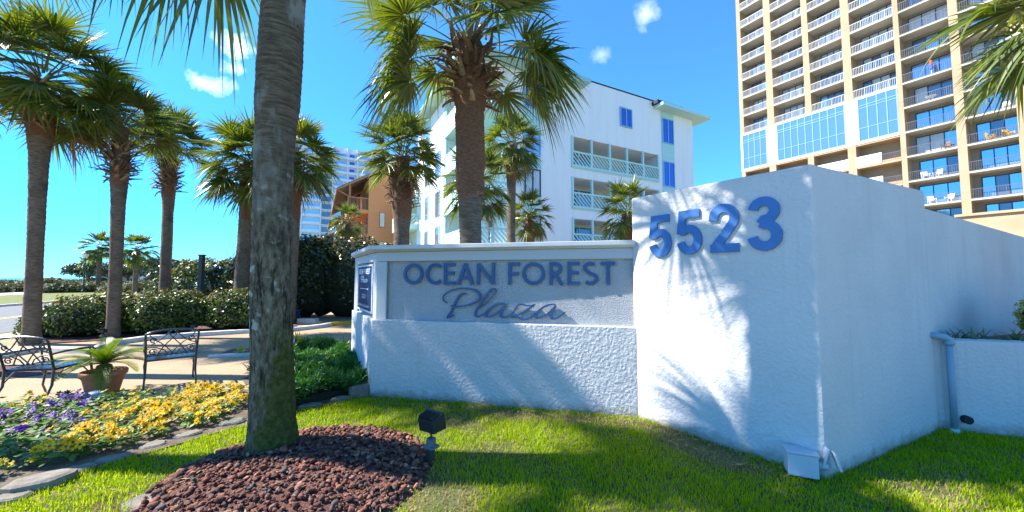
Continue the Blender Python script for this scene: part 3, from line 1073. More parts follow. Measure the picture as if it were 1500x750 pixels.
# electric box at the corner of the number wall
bx = Vector((*G(1180, 709), 0)); 
eb = empty('electric_box', (bx.x, bx.y, 0), 'weathered white metal electric box at the foot of the number wall', 'electric box')
be = (TE * .35 + Vector((1, -.25, 0))).normalized(); bn = Vector((-be.y, be.x, 0))
cc = Vector((bx.x, bx.y, .12)) + bn * .10
b = MB()
b.box(cc, (.20, .15, .17), be, bn)
b.build('housing', 'boxwhite', eb, bevel=.008)
b = MB()
b.box(cc + Vector((0, 0, .094)), (.215, .165, .014), be, bn)
b.build('lid', 'boxwhite', eb, bevel=.004)
b = MB()
k0 = cc + be * .145
b.tube([cc + be * .105, k0 + be * .03], .028, 10)
b.build('conduit', 'boxwhite', eb, smooth=True)
b = MB()
hd = k0 + be * .03
b.box(hd + Vector((0, 0, .07)) - be * .02, (.02, .07, .15), (be + Vector((0, 0, -.25))).normalized(), bn, None or (Vector((0, 0, 1)) + be * .25).normalized())
b.box(hd + Vector((0, 0, .05)) + be * .055, (.018, .08, .13), (be + Vector((0, 0, .3))).normalized(), bn, (Vector((0, 0, 1)) - be * .3).normalized())
b.build('bracket', 'boxwhite', eb, bevel=.004)

# ------------------------------------------------------------------ high-rise on the right
HE = Vector((.5145, -.8575, 0)); HP = Vector((37.8, 61.8, 0)); HN = Vector((-.8575, -.5145, 0))   # HN faces the street


def hp(s, z, d=0.0):
    return HP + HE * s + HN * d + Vector((0, 0, z))


def hbox(b, s0, s1, z0, z1, d0, d1):
    b.box(hp((s0 + s1) / 2, (z0 + z1) / 2, (d0 + d1) / 2), (s1 - s0, abs(d1 - d0), z1 - z0), HE, HN)


FL = 3.065
Z0 = 10.1
TOP = Z0 + FL * 14
hr = empty('high_rise', HP, 'tall tan high-rise with rows of balconies and a blue glass band', 'high-rise')
bays = [(1.85, 5.40), (6.33, 10.42), (11.15, 14.91), (15.76, 19.94), (20.42, 24.41), (25.1, 28.5), (29.3, 33.2)]
cols = [(1.26, 1.85), (5.40, 6.33), (10.42, 11.15), (14.91, 15.76), (19.94, 20.42), (24.41, 25.1), (28.5, 29.3), (33.2, 34.0)]
BAND_B, BAND_T = 19.55, 25.55
b = MB()
hbox(b, 1.27, 34.0, -1, TOP + 1.5, -14, -1.9)
hbox(b, 1.27, 34.0, TOP, TOP + 1.4, -1.9, .02)
b.build('wall', 'tan_wall', hr)
for i, (a, c) in enumerate(cols):
    b = MB()
    if i < 4:
        hbox(b, a, c, BAND_T + .02, TOP, -1.9, 0)
        hbox(b, a, c, -1, BAND_B - .26, -1.9, 0)
    else:
        hbox(b, a, c, -1, TOP, -1.9, 0)
    for k in range(0, 15):      # cast joints
        z = Z0 + FL * k + .95
        if i < 4 and 10 < z < BAND_T + .5:
            continue
        if k % 2 == 0:
            hbox(b, a - .004, c + .004, z, z + .05, -.3, .012)
    b.build('column', 'tan', hr)


def railing(b, s0, s1, z, d):
    hbox(b, s0, s1, z + 1.03, z + 1.09, d - .03, d + .03)
    hbox(b, s0, s1, z + .08, z + .12, d - .015, d + .015)
    n = max(2, int((s1 - s0) / .16))
    for i in range(n + 1):
        s = s0 + (s1 - s0) * i / n
        w = .026 if i % 7 else .05
        hbox(b, s - w / 2, s + w / 2, z + .09, z + 1.05, d - .012, d + .012)


def sliding_door(b, s0, s1, z0, z1, d, n, kinds):
    for i in range(n):
        b.slot(random.choice(kinds))
        hbox(b, s0 + (s1 - s0) * i / n, s0 + (s1 - s0) * (i + 1) / n, z0, z1, d - .03, d)
    b.slot(0)
    for i in range(n + 1):
        s = s0 + (s1 - s0) * i / n
        hbox(b, s - .04, s + .04, z0, z1, d, d + .06)
    hbox(b, s0 + .04, s1 - .04, z1 - .09, z1 + .005, d + .001, d + .055)
    hbox(b, s0 + .04, s1 - .04, z0 - .005, z0 + .07, d + .001, d + .055)


BALC = {}
for i, (a, c) in enumerate(bays):
    for k in range(-1, 14):
        z = Z0 + FL * k
        if i < 4 and z < BAND_T - .3:
            continue
        if i == 4 and k < 0:
            pass
        b = MB()
        if not (i < 4 and k == 5):
            hbox(b, a + .003, c - .003, z, z + .2, -1.9, .03)
        else:
            hbox(b, a + .003, c - .003, z + .15, z + .2, -1.9, -.1)
        bal = b.build('balcony', 'slab', hr)
        BALC[(i, k)] = z + .2
        r = MB()
        railing(r, a + .03, c - .03, z + .2, -.06)
        r.build('railing', 'rail' if i < 4 else 'rail_dark', bal, org=HP)
        g = MB()
        # pale curtains higher up, sky-blue glass on the lower right floors
        u = random.random()
        low = (i >= 4 and k < 7)
        kinds = random.choice([(1, 1, 2), (1, 1, 1), (1, 3, 2), (1, 1, 3)]) if low else random.choice([(2, 2, 3), (3, 3, 1), (2, 3), (1, 3, 3), (2,), (1, 2)])
        side = .55 if i < 4 else .5
        sliding_door(g, a + side + random.uniform(0, .3), c - .05, z + .25, z + 2.72, -1.88, 4 if i < 4 else 3, kinds)
        g.build('sliding_door', ['dframe', 'glass_blue', 'curtain', 'glass_grey'], bal, org=HP)
# the two-storey glass band and its white surrounds
for (a, c, n) in [(1.62, 5.13, 4), (6.68, 14.77, 9), (16.2, 19.88, 4)]:
    b = MB()
    b.slot(1); hbox(b, a, c, BAND_B + .1, BAND_T - .25, -.3, .02)
    b.slot(0)
    for i in range(n + 1):
        s = a + (c - a) * i / n
        hbox(b, s - .035, s + .035, BAND_B + .1, BAND_T - .25, .02, .07)
    for z in (BAND_B + .1, BAND_B + 1.75, BAND_T - 1.55, BAND_T - 1.2, BAND_T - .31):
        hbox(b, a + .036, c - .036, z, z + .06, .021, .06)
    b.build('glass_band', ['mullion', 'glass_cyan'], hr)
b = MB()
for a, c in [(1.27, 1.60), (5.15, 6.66), (14.79, 16.18), (19.90, 19.95)]:
    hbox(b, a, c, BAND_B - .25, BAND_T, -1.9, .035)
hbox(b, 1.60, 19.90, BAND_T - .24, BAND_T + .02, -1.9, .03)
hbox(b, 1.60, 19.90, BAND_B - .26, BAND_B + .09, -1.9, .032)
b.build('white_surround', 'white_panel', hr)
# open decks under the glass band: soffits and white parapets
b = MB()
for z in (13.0, 16.05, 19.08):
    hbox(b, 1.9, 19.9, z, z + .2, -1.89, -.05)
hbox(b, 1.9, 19.9, 8, 19.08, -1.89, -1.86)
b.build('deck_soffit', 'soffit', hr)
for (a, c) in bays[:4]:
    for z in (10.15, 13.2, 16.25):
        b = MB()
        e = c - 1.75 if a > 15 else c
        hbox(b, a + .004, e, z, z + 1.35, -.12, .01)
        pr = b.build('parapet', 'white_panel', hr)
        if a > 15:
            r = MB()
            railing(r, e + .03, c - .03, z, -.06)
            r.build('railing', 'rail_dark', pr, org=HP)
b = MB()
hbox(b, 24.3, 44, -1, 8.25, .02, 3.0)
hbox(b, 24.3, 44, 8.1, 8.35, 3.0, 3.25)
hbox(b, 34.0, 44, -1, 8.25, -10, .02)
b.build('podium', 'tan', hr)


# balcony furniture on the high-rise
def chair_parts(root, m):
    b = MB()
    b.box((0, 0, .43), (.56, .54, .05))
    b.build('seat', m, root, org=(0, 0, 0), bevel=.015)
    b = MB()
    b.box((0, .29, .74), (.56, .06, .58), (1, 0, 0), None, (0, .18, 1))
    b.build('backrest', m, root, org=(0, 0, 0), bevel=.02)
    for sx in (-1, 1):
        for sy in (-1, 1):
            b = MB()
            b.bar((sx * .24, sy * .22, .42), (sx * .29, sy * .27, 0), .05)
            b.build('leg', m, root, org=(0, 0, 0))
        b = MB()
        b.box((sx * .3, 0, .66), (.06, .56, .04))
        b.bar((sx * .3, -.24, .65), (sx * .28, -.24, .43), .045)
        b.build('armrest', m, root, org=(0, 0, 0))


def pl_s(x, y):
    a, b2, d = ray(x, y)
    t = (HP.x * HE.y - HP.y * HE.x) / (a * HE.y - b2 * HE.x)
    return ((a * t - HP.x) * HE.x + (b2 * t - HP.y) * HE.y)


def furn(kind, px, py, bay, k, label, m, rot, d=-.8):
    s = pl_s(px, py) 
    p = hp(s, BALC[(bay, k)], d)
    if kind == 'chair':
        o = empty('balcony_chair', (0, 0, 0), label, 'chair', 'chairs on the high-rise balconies')
        chair_parts(o, m)
    elif kind == 'table':
        o = empty('balcony_table', (0, 0, 0), label, 'table', 'tables on the high-rise balconies')
        b = MB(); b.lathe([(.0, .70), (.48, .70), (.5, .72), (.48, .74), (0, .74)], n=16); b.build('tabletop', m, o, org=(0, 0, 0))
        for a in range(4):
            b = MB(); b.bar((.12 * math.cos(a * 1.57), .12 * math.sin(a * 1.57), .7), (.32 * math.cos(a * 1.57), .32 * math.sin(a * 1.57), 0), .05)
            b.build('leg', m, o, org=(0, 0, 0))
    else:
        o = empty('closed_parasol', (0, 0, 0), label, 'parasol')
        b = MB(); b.tube([(0, 0, .02), (0, 0, 2.3)], .025, 8); b.lathe([(0, 0), (.25, 0), (.25, .06), (0, .08)], n=12); b.build('pole', 'white_plastic', o, org=(0, 0, 0))
        b = MB(); b.tube([(0, 0, 1.5), (0, 0, 1.8), (0, 0, 2.35)], [.16, .14, .03], 8); b.build('upper_cloth', 'red_cloth', o, org=(0, 0, 0))
        b = MB(); b.tube([(0, 0, .95), (0, 0, 1.49)], [.2, .16], 8); b.build('lower_cloth', 'blue_cloth', o, org=(0, 0, 0))
    o.location = p
    o.rotation_euler = (0, 0, rot)


ha = math.atan2(HE.y, HE.x)
furn('chair', 1449, 193, 6, 2, 'yellow balcony chair left of the small table, facing the glass', 'yellow_plastic', ha + 1.9)
furn('chair', 1476, 188, 6, 2, 'yellow balcony chair right of the small table', 'yellow_plastic', ha + .9)
furn('table', 1462, 192, 6, 2, 'small round table between two yellow balcony chairs', 'glass_blue', 0)
furn('chair', 1350, 214, 5, 1, 'white balcony chair, the left one on the upper balcony of white chairs', 'white_plastic', ha + .5)
furn('chair', 1368, 210, 5, 1, 'white balcony chair, the right one on the upper balcony of white chairs', 'white_plastic', ha - .4)
furn('chair', 1360, 257, 5, 0, 'white balcony chair, the left one on the lower balcony of white chairs', 'white_plastic', ha + .5)
furn('chair', 1386, 250, 5, 0, 'white balcony chair, the right one on the lower balcony of white chairs', 'white_plastic', ha - .3)
furn('chair', 1380, 288, 5, -1, 'orange yellow balcony chair just above the low end of the number wall', 'yellow_plastic', ha + .9)
furn('table', 1368, 292, 5, -1, 'pale balcony table beside the orange yellow chair', 'white_plastic', 0)
furn('chair', 1472, 142, 6, 3, 'white balcony chair alone on a balcony above the yellow chairs', 'white_plastic', ha + .2)
furn('table', 1450, 118, 6, 4, 'brown balcony table on an upper right balcony', 'brown_wood', 0)
furn('chair', 1380, 177, 5, 2, 'brown balcony chair on the balcony above the white chairs', 'brown_wood', ha - .6)
furn('table', 1358, 100, 5, 4, 'white balcony table high on the middle right bay', 'white_plastic', 0)
furn('parasol', 1359, 63, 5, 5, 'closed orange and blue parasol standing on a balcony', None, 0)

# ------------------------------------------------------------------ white condominium with mint trim
E1 = Vector((.885, .466, 0)); E2 = Vector((-.466, .885, 0)); BP = Vector((4.1, 25.2, 0)); FN = Vector((.466, -.885, 0)); LN = Vector((-.885, -.466, 0))
SL0 = -7.3     # left corner along the front


def wp(s, z, d=0.0):
    """front face: s along it, d in front of it"""
    return BP + E1 * s + FN * d + Vector((0, 0, z))


def wbox(b, s0, s1, z0, z1, d0, d1):
    b.box(wp((s0 + s1) / 2, (z0 + z1) / 2, (d0 + d1) / 2), (s1 - s0, abs(d1 - d0), z1 - z0), E1, FN)


C0 = BP + E1 * SL0


def lbox(b, t0, t1, z0, z1, d0, d1):
    """left face: t back along it, d in front of it"""
    b.box(C0 + E2 * (t0 + t1) / 2 + LN * (d0 + d1) / 2 + Vector((0, 0, (z0 + z1) / 2)), (t1 - t0, abs(d1 - d0), z1 - z0), E2, LN)


cb = empty('white_condominium', C0, 'white four storey block with mint balconies and mint window bands', 'apartment building')
FLZ = [.6, 3.55, 6.43, 9.33, 12.2]
RZ = 15.85
b = MB()
# solid masses, leaving the corner balconies and the long decks open
wbox(b, -4.9, 0.0, -1, RZ, -14, 0)
wbox(b, 8.78, 13.05, -1, RZ - .35, -14, 0)
wbox(b, 0.0, 8.78, -1, RZ, -14, -2.2)
wbox(b, 0.0, 8.78, 11.5, RZ, -2.2, 0)
for z in FLZ[1:4]:
    wbox(b, 0.0, 8.78, z - .72, z - .02, -2.2, 0)
wbox(b, 0, 8.78, -1, FLZ[0], -2.2, 0)
wbox(b, SL0 + 2.0, -4.9, -1, RZ, -14, -2.2)          # wall behind the corner balconies
lbox(b, 5.7, 14, -1, RZ - .3, -2.0, 0)
wbox(b, SL0, -4.9, RZ - .9, RZ - .3, -5.7, 0)        # lintel over the corner
b.slot(1)
for s_ in (-1.25, 1.2, 2.75, 4.3, 6.15, 7.7):
    wbox(b, s_ - .012, s_ + .012, 11.6, RZ - .1, .0, .004)
for s_ in (11.9,):
    wbox(b, s_ - .012, s_ + .012, 0, RZ - .6, .0, .004)
for z in (11.52, 8.55, 5.68):
    wbox(b, -2.4, 8.9, z, z + .015, .0, .005)
b.build('wall', ['whitewall', 'whitewall'], cb)
b = MB(); wbox(b, 9.14, 10.62, 0, 15.24, 0, .04); b.build('siding_band', 'mint', cb)
b = MB(); wbox(b, -3.80, -2.47, 0, 15.09, 0, .04); b.build('siding_band', 'mint', cb)
b = MB(); lbox(b, 9.6, 11.2, 0, 15.09, 0, .04); b.build('siding_band', 'mint', cb)
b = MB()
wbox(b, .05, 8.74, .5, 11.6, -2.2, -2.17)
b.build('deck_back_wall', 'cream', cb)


def roof_wedge(b, s0, s1, zb, over, rise, depth):
    """shallow hipped roof with overhanging eaves"""
    lo = [wp(s0, zb, over), wp(s1, zb, over), wp(s1, zb, -depth), wp(s0, zb, -depth)]
    lo2 = [p + Vector((0, 0, .28)) for p in lo]
    hi = [wp(s0 + 3, zb + rise, -2.5), wp(s1 - 3, zb + rise, -2.5), wp(s1 - 3, zb + rise, -depth + 2.5), wp(s0 + 3, zb + rise, -depth + 2.5)]
    vs = lo + lo2 + hi
    fs = [(3, 2, 1, 0)] + [(i, (i + 1) % 4, 4 + (i + 1) % 4, 4 + i) for i in range(4)] + [(4 + i, 4 + (i + 1) % 4, 8 + (i + 1) % 4, 8 + i) for i in range(4)] + [(8, 9, 10, 11)]
    b._add(vs, fs)


b = MB()
roof_wedge(b, SL0 - 1.0, 1.05, 15.1, 1.0, 1.9, 12.8)
b.build('roof', 'mint_roof', cb)
b = MB()
lo = [wp(8.3, 15.25, .95), wp(14.3, 15.25, .95), wp(14.3, 15.25, -8), wp(8.3, 15.25, -8)]
hi = [wp(8.3, 15.48, .95), wp(14.3, 15.48, .95), wp(14.3, 15.48, -8), wp(8.3, 15.48, -8)]
b._add(lo + hi, [(3, 2, 1, 0), (4, 5, 6, 7)] + [(i, (i + 1) % 4, 4 + (i + 1) % 4, 4 + i) for i in range(4)])
b.build('roof', 'mint_trim', cb)
b = MB()
wbox(b, 8.1, 11.2, 15.485, 15.75, -6, .6)
wbox(b, 1.1, 8.78, RZ + .003, RZ + .1, -13.9, .03)
b.build('parapet_flashing', 'black_dark', cb)
b = MB()
lbox(b, -.6, 13.4, 15.1, 15.45, -.2, .85)
b.build('side_eave', 'mint_trim', cb)


def window(b, s0, s1, z0, z1, d=.04, n=2):
    b.slot(1); wbox(b, s0 + .06, s1 - .06, z0 + .06, z1 - .06, d - .03, d + .012)
    b.slot(0)
    for i in range(n + 1):
        s = s0 + .04 + (s1 - s0 - .08) * i / n
        wbox(b, s - .04, s + .04, z0, z1, d - .03, d + .05)
    for z in (z0 + .04, z1 - .04):
        wbox(b, s0 + .081, s1 - .081, z - .04, z + .04, d - .03, d + .047)


for (s0, s1, z0, z1, m) in [(4.62, 5.85, 13.1, 14.6, 'glass_deep'), (9.2, 10.56, 12.6, 14.7, 'glass_deep'), (9.2, 10.56, 9.0, 11.1, 'glass_deep'),
                            (9.2, 10.56, 5.6, 7.6, 'glass_blue'), (-3.74, -2.53, 12.75, 14.6, 'glass_deep'), (-3.74, -2.53, 9.6, 11.3, 'glass_blue'),
                            (-3.74, -2.53, 6.9, 8.7, 'curtain'), (-3.74, -2.53, 3.8, 5.6, 'curtain')]:
    g = MB(); window(g, s0, s1, z0, z1, .045); g.build('window', ['mullion' if m != 'curtain' else 'dframe', m], cb)
for t0, z0 in [(9.8, 12.4), (9.8, 9.4), (9.8, 6.5), (9.8, 3.6), (6.6, 9.4), (6.6, 6.3), (6.6, 3.6)]:
    g = MB()
    g.slot(1); lbox(g, t0 + .05, t0 + 1.15, z0, z0 + 1.9, .0, .06)
    g.slot(0); lbox(g, t0, t0 + .05, z0, z0 + 1.9, 0, .09); lbox(g, t0 + 1.15, t0 + 1.2, z0, z0 + 1.9, 0, .09); lbox(g, t0, t0 + 1.2, z0 + 1.9, z0 + 1.96, 0, .09)
    g.build('window', ['mint_trim', 'glass_blue'], cb)


def slat_rail(b, P, U, L, z0, h, nrm, seg):
    """rail with posts and diagonal slats; P start, U direction"""
    up = Vector((0, 0, 1))
    n = max(1, round(L / seg))
    def bx_(a, c, za, zb, th):
        b.box(P + U * (a + c) / 2 + up * (za + zb) / 2, (c - a, th, zb - za), U, nrm)
    bx_(0, L, z0 + h - .12, z0 + h, .1)
    bx_(0, L, z0, z0 + .16, .1)
    for i in range(n + 1):
        s = L * i / n
        bx_(max(0, s - .1), min(L, s + .1), z0 + .161, z0 + h - .121, .08)
    for i in range(n):
        a, c = L * i / n + .1, L * (i + 1) / n - .1
        zl, zh = z0 + .16, z0 + h - .12
        H_ = zh - zl
        k = -H_
        while k < c - a:
            # slat from (a+k, zh) down to (a+k+H_, zl), clipped to the bay
            x0_, x1_ = a + k, a + k + H_
            ya, yb = zh, zl
            if x0_ < a: ya = zh - (a - x0_); x0_ = a
            if x1_ > c: yb = zl + (x1_ - c); x1_ = c
            if x1_ - x0_ > .06:
                b.bar(P + U * x0_ + up * ya, P + U * x1_ + up * yb, .03, .085, up)
            k += .32


for z in FLZ[1:4]:
    b = MB()
    wbox(b, .06, 8.72, z - .1, z, -2.15, .05)
    dk = b.build('deck', 'mint_trim', cb)
    r = MB()
    slat_rail(r, wp(.04, 0, .06), E1, 8.68, z, 1.12, FN, 1.736)
    r.build('slat_railing', 'mint_trim', dk, org=C0)
    r = MB()
    for i in range(6):
        s = .12 + 1.715 * i
        wbox(r, s - .08, s + .08, z + 1.12, z + 2.2, -.09, .06)
    wbox(r, .0, .05, z, z + 2.2, -2.1, .02)
    r.build('post', 'mint_trim', dk, org=C0)
    r = MB()
    r.slot(1); wbox(r, 1.0, 3.6, z + .1, z + 1.9, -2.19, -2.12)
    r.slot(0); wbox(r, .9, 1.0, z, z + 2, -2.19, -2.08); wbox(r, 3.6, 3.7, z, z + 2, -2.19, -2.08); wbox(r, 2.25, 2.35, z, z + 1.9, -2.12, -2.08); wbox(r, 1.0, 3.6, z + 1.9, z + 2, -2.19, -2.08)
    r.build('glass_door', ['mint_trim', 'glass_grey'], dk, org=C0)
    r = MB()
    r.slot(1); wbox(r, 7.3, 8.3, z + .1, z + 1.95, -2.19, -2.12)
    r.slot(0); wbox(r, 7.15, 7.3, z, z + 2.1, -2.19, -2.06); wbox(r, 8.3, 8.45, z, z + 2.1, -2.19, -2.06); wbox(r, 7.77, 7.83, z + .1, z + 1.95, -2.12, -2.08); wbox(r, 7.3, 8.3, z + .95, z + 1.0, -2.12, -2.09)
    r.build('deck_door', ['mint_trim', 'glass_grey'], dk, org=C0)
# corner balconies
for z in FLZ[1:]:
    b = MB()
    wbox(b, SL0 - .05, -4.9, z - .32, z, -5.7, .3)
    bal = b.build('corner_balcony', 'mint_trim', cb)
    r = MB()
    slat_rail(r, wp(SL0 + .02, 0, .22), E1, 2.35, z, 1.1, FN, 1.2)
    r.build('slat_railing', 'mint_trim', bal, org=C0)
    r = MB()
    lbox(r, -.15, 5.7, z, z + 1.1, -.1, 0)
    lbox(r, -.18, 5.72, z + 1.101, z + 1.18, -.12, .03)
    for i in range(4):
        lbox(r, -.16 + i * 1.93, -.04 + i * 1.93, z + .0, z + 1.1, .001, .04)
    r.build('parapet', 'mint_trim', bal, org=C0)
    r = MB()
    r.slot(1); wbox(r, SL0 + 2.03, -5.0, z + .1, z + 1.9, -2.19, -2.16)
    r.build('glass_door', ['dframe', 'glass_grey'], bal, org=C0)
    r = MB()
    wbox(r, SL0 + .02, SL0 + .16, z + 1.1, z + 2.6, -.1, .06)
    lbox(r, 5.4, 5.55, z + 1.18, z + 2.6, -.16, -.02)
    r.build('post', 'mint_trim', bal, org=C0)
# further balconies at the back of the left side
for z in (3.45, 6.35, 8.9):
    b = MB()
    lbox(b, 13.3, 17.6, z - .3, z, -1.5, 1.6)
    bal = b.build('rear_balcony', 'mint_trim', cb)
    r = MB()
    lbox(r, 13.3, 17.6, z, z + 1.1, 1.5, 1.6)
    lbox(r, 17.5, 17.6, z, z + 1.1, -1.4, 1.5)
    r.build('parapet', 'mint_trim', bal, org=C0)
    r = MB()
    slat_rail(r, C0 + E2 * 13.35 + LN * .02, LN, 1.5, z, 1.1, E2, 1.5)
    r.build('slat_railing', 'mint_trim', bal, org=C0)
    r = MB()
    lbox(r, 13.32, 13.48, z + 1.1, z + 2.6, 1.42, 1.58)
    r.build('post', 'mint_trim', bal, org=C0)
b = MB()
lbox(b, 14, 26, -1, 12, -8, 0)
b.build('rear_wall', 'cream', cb)

# ------------------------------------------------------------------ cedar-sided townhouses
OP = Vector((-14.93, 38, 0))
ob_ = empty('cedar_townhouses', OP, 'stepped row of orange brown cedar sided townhouses with shed roofs', 'townhouses')


def op_(s, t, z):
    return OP + E1 * s + E2 * t + Vector((0, 0, z))


def obox(b, s0, s1, t0, t1, z0, z1):
    b.box(op_((s0 + s1) / 2, (t0 + t1) / 2, (z0 + z1) / 2), (s1 - s0, t1 - t0, z1 - z0), E1, E2)


for u in range(4):
    t0 = [0, 8.8, 17.6, 28][u]
    s_ = [0, 0, -.2, -.6][u]
    dz = [0, 0, -1.0, -2.2][u]
    b = MB()
    b.extr([op_(s_, t0, -1), op_(s_ + 8, t0, -1), op_(s_ + 8, t0, 12 + dz), op_(s_ + 3.6, t0, 14.35 + dz), op_(s_, t0, 12.05 + dz)], E2 * 8.0)
    w = b.build('wall', 'orange', ob_)
    b = MB()
    b.extr([op_(s_ - 3.0, t0 - .15, 10.42 + dz), op_(s_ + 3.6, t0 - .15, 14.40 + dz), op_(s_ + 3.6, t0 - .15, 14.65 + dz), op_(s_ - 3.0, t0 - .15, 10.67 + dz)], E2 * 8.4)
    b.build('roof', 'roofbrown', ob_)
    b = MB()
    b.extr([op_(s_ - 3.05, t0 - .2, 10.36 + dz), op_(s_ + 3.6, t0 - .2, 14.36 + dz), op_(s_ + 3.6, t0 - .2, 14.55 + dz), op_(s_ - 3.05, t0 - .2, 10.55 + dz)], E2 * .04)
    obox(b, s_ - 3.1, s_ - 3.0, t0 - .2, t0 + 8.3, 10.3 + dz, 10.5 + dz)
    b.build('fascia', 'orange_trim', ob_)
    for z in (8.65 + dz, 5.85 + dz, 3.0 + dz):
        b = MB()
        obox(b, s_ - 1.9, s_ - .01, t0, t0 + 6.5, z - .35, z)
        bal = b.build('balcony', 'orange', ob_)
        r = MB()
        obox(r, s_ - 1.9, s_ - .02, t0, t0 + .06, z + 1.15, z + 1.25)
        for i in range(15):
            s = s_ - 1.85 + i * .13
            obox(r, s - .025, s + .025, t0 + .01, t0 + .05, z, z + 1.15)
        obox(r, s_ - 1.92, s_ - 1.84, t0, t0 + 6.5, z - .1, z + 1.25)
        r.build('railing', 'orange_trim', bal, org=OP)
        r = MB()
        obox(r, s_ - 1.9, s_ - 1.72, t0 + .02, t0 + .2, z + 1.25, z + 2.5)
        obox(r, s_ - 1.9, s_ - 1.72, t0 + 6.2, t0 + 6.4, z + 1.25, z + 2.5)
        r.build('post', 'orange_trim', bal, org=OP)
        r = MB()
        r.slot(0); obox(r, s_ - .06, s_ - .005, t0 + .7, t0 + 3.0, z + .05, z + 2.1)
        r.slot(1); obox(r, s_ - .09, s_ - .062, t0 + .8, t0 + 2.9, z + .15, z + 2.0)
        r.build('glass_door', ['dframe', 'glass_grey'], bal, org=OP)
    if u == 0:
        for zz in (6.98, 3.9):
            r = MB()
            r.slot(0); obox(r, 1.1, 1.66, -.05, 0, zz - .06, zz + 1.5)
            r.slot(1); obox(r, 1.17, 1.59, -.07, -.051, zz, zz + 1.44)
            r.build('window', ['orange_trim', 'curtain'], ob_)
    b = MB()
    b.tube([op_(s_ - 2.9, t0 - .1, 10.4 + dz), op_(s_ - 1.95, t0 - .1, 9.9 + dz), op_(s_ - 1.95, t0 - .1, 8 + dz), op_(s_ - 1.95, t0 - .1, 0)], .06, 6)
    b.build('downpipe', 'orange_trim', ob_)
b = MB()
obox(b, 8.02, 14, -.5, 8, -1, 9.2)
b.build('side_wall', 'cream', ob_)
fp = op_(-1.0, 17.4, 6.3)
fl = empty('flag', fp, 'small red flag hanging on the far townhouse balcony', 'flag')
b = MB(); b.tube([fp, fp + Vector((-.9, -.3, .9))], .03, 6); b.build('pole', 'rail', fl)
b = MB()
vs = []
for i in range(5):
    for j in range(2):
        vs.append(fp + Vector((-.9 + i * .2, -.3 + .05 * math.sin(i * 2), .85 - i * .2 - j * .8)))
b._add(vs, [(2 * i, 2 * i + 1, 2 * i + 3, 2 * i + 2) for i in range(4)])
b.build('cloth', 'red_cloth', fl)

# ------------------------------------------------------------------ far white tower block
FP = Vector((-80.39, 140, 0))
ft = empty('far_tower', FP, 'distant white tower block with rows of blue windows', 'tower block')


def fbox(b, s0, s1, z0, z1, d0, d1):
    b.box(FP + E1 * (s0 + s1) / 2 + FN * (d0 + d1) / 2 + Vector((0, 0, (z0 + z1) / 2)), (s1 - s0, abs(d1 - d0), z1 - z0), E1, FN)


b = MB()
fbox(b, -5.6, 34, -1, 54, -18, 0)
fbox(b, -5.6, -.6, 54, 56, -18, 0)
b.build('wall', 'farwhite', ft)
for k in range(12, -1, -1):
    z = 13 + 3.02 * k
    b = MB()
    fbox(b, 0, 33.5, z, z + .3, 0, 1.2)
    fbox(b, 0, 6.0, z + .3, z + 1.15, 1.1, 1.16)
    fbox(b, 10.3, 33.5, z + .3, z + 1.0, 1.1, 1.16)
    st = b.build('balcony', 'farwhite', ft)
    for (s0, s1, m) in [(.3, 5.8, 'glass_blue'), (6.6, 9.8, 'glass_grey'), (11.2, 14.6, 'glass_blue'), (16.2, 18, 'glass_deep'), (20, 24, 'glass_blue'), (26, 28, 'glass_deep'), (29.5, 33, 'glass_blue')]:
        if s0 > 15 and k > 12:
            continue
        w = MB()
        fbox(w, s0, s1, z + .5, z + 2.5, .01, .06)
        w.build('window', m, st, org=FP)
for s in (-.2, 6.2, 10.2, 15.4, 19, 25, 33.3):
    b = MB(); fbox(b, s - .2, s + .2, -1, 54, .07, 1.25); b.build('pier', 'farwhite', ft)


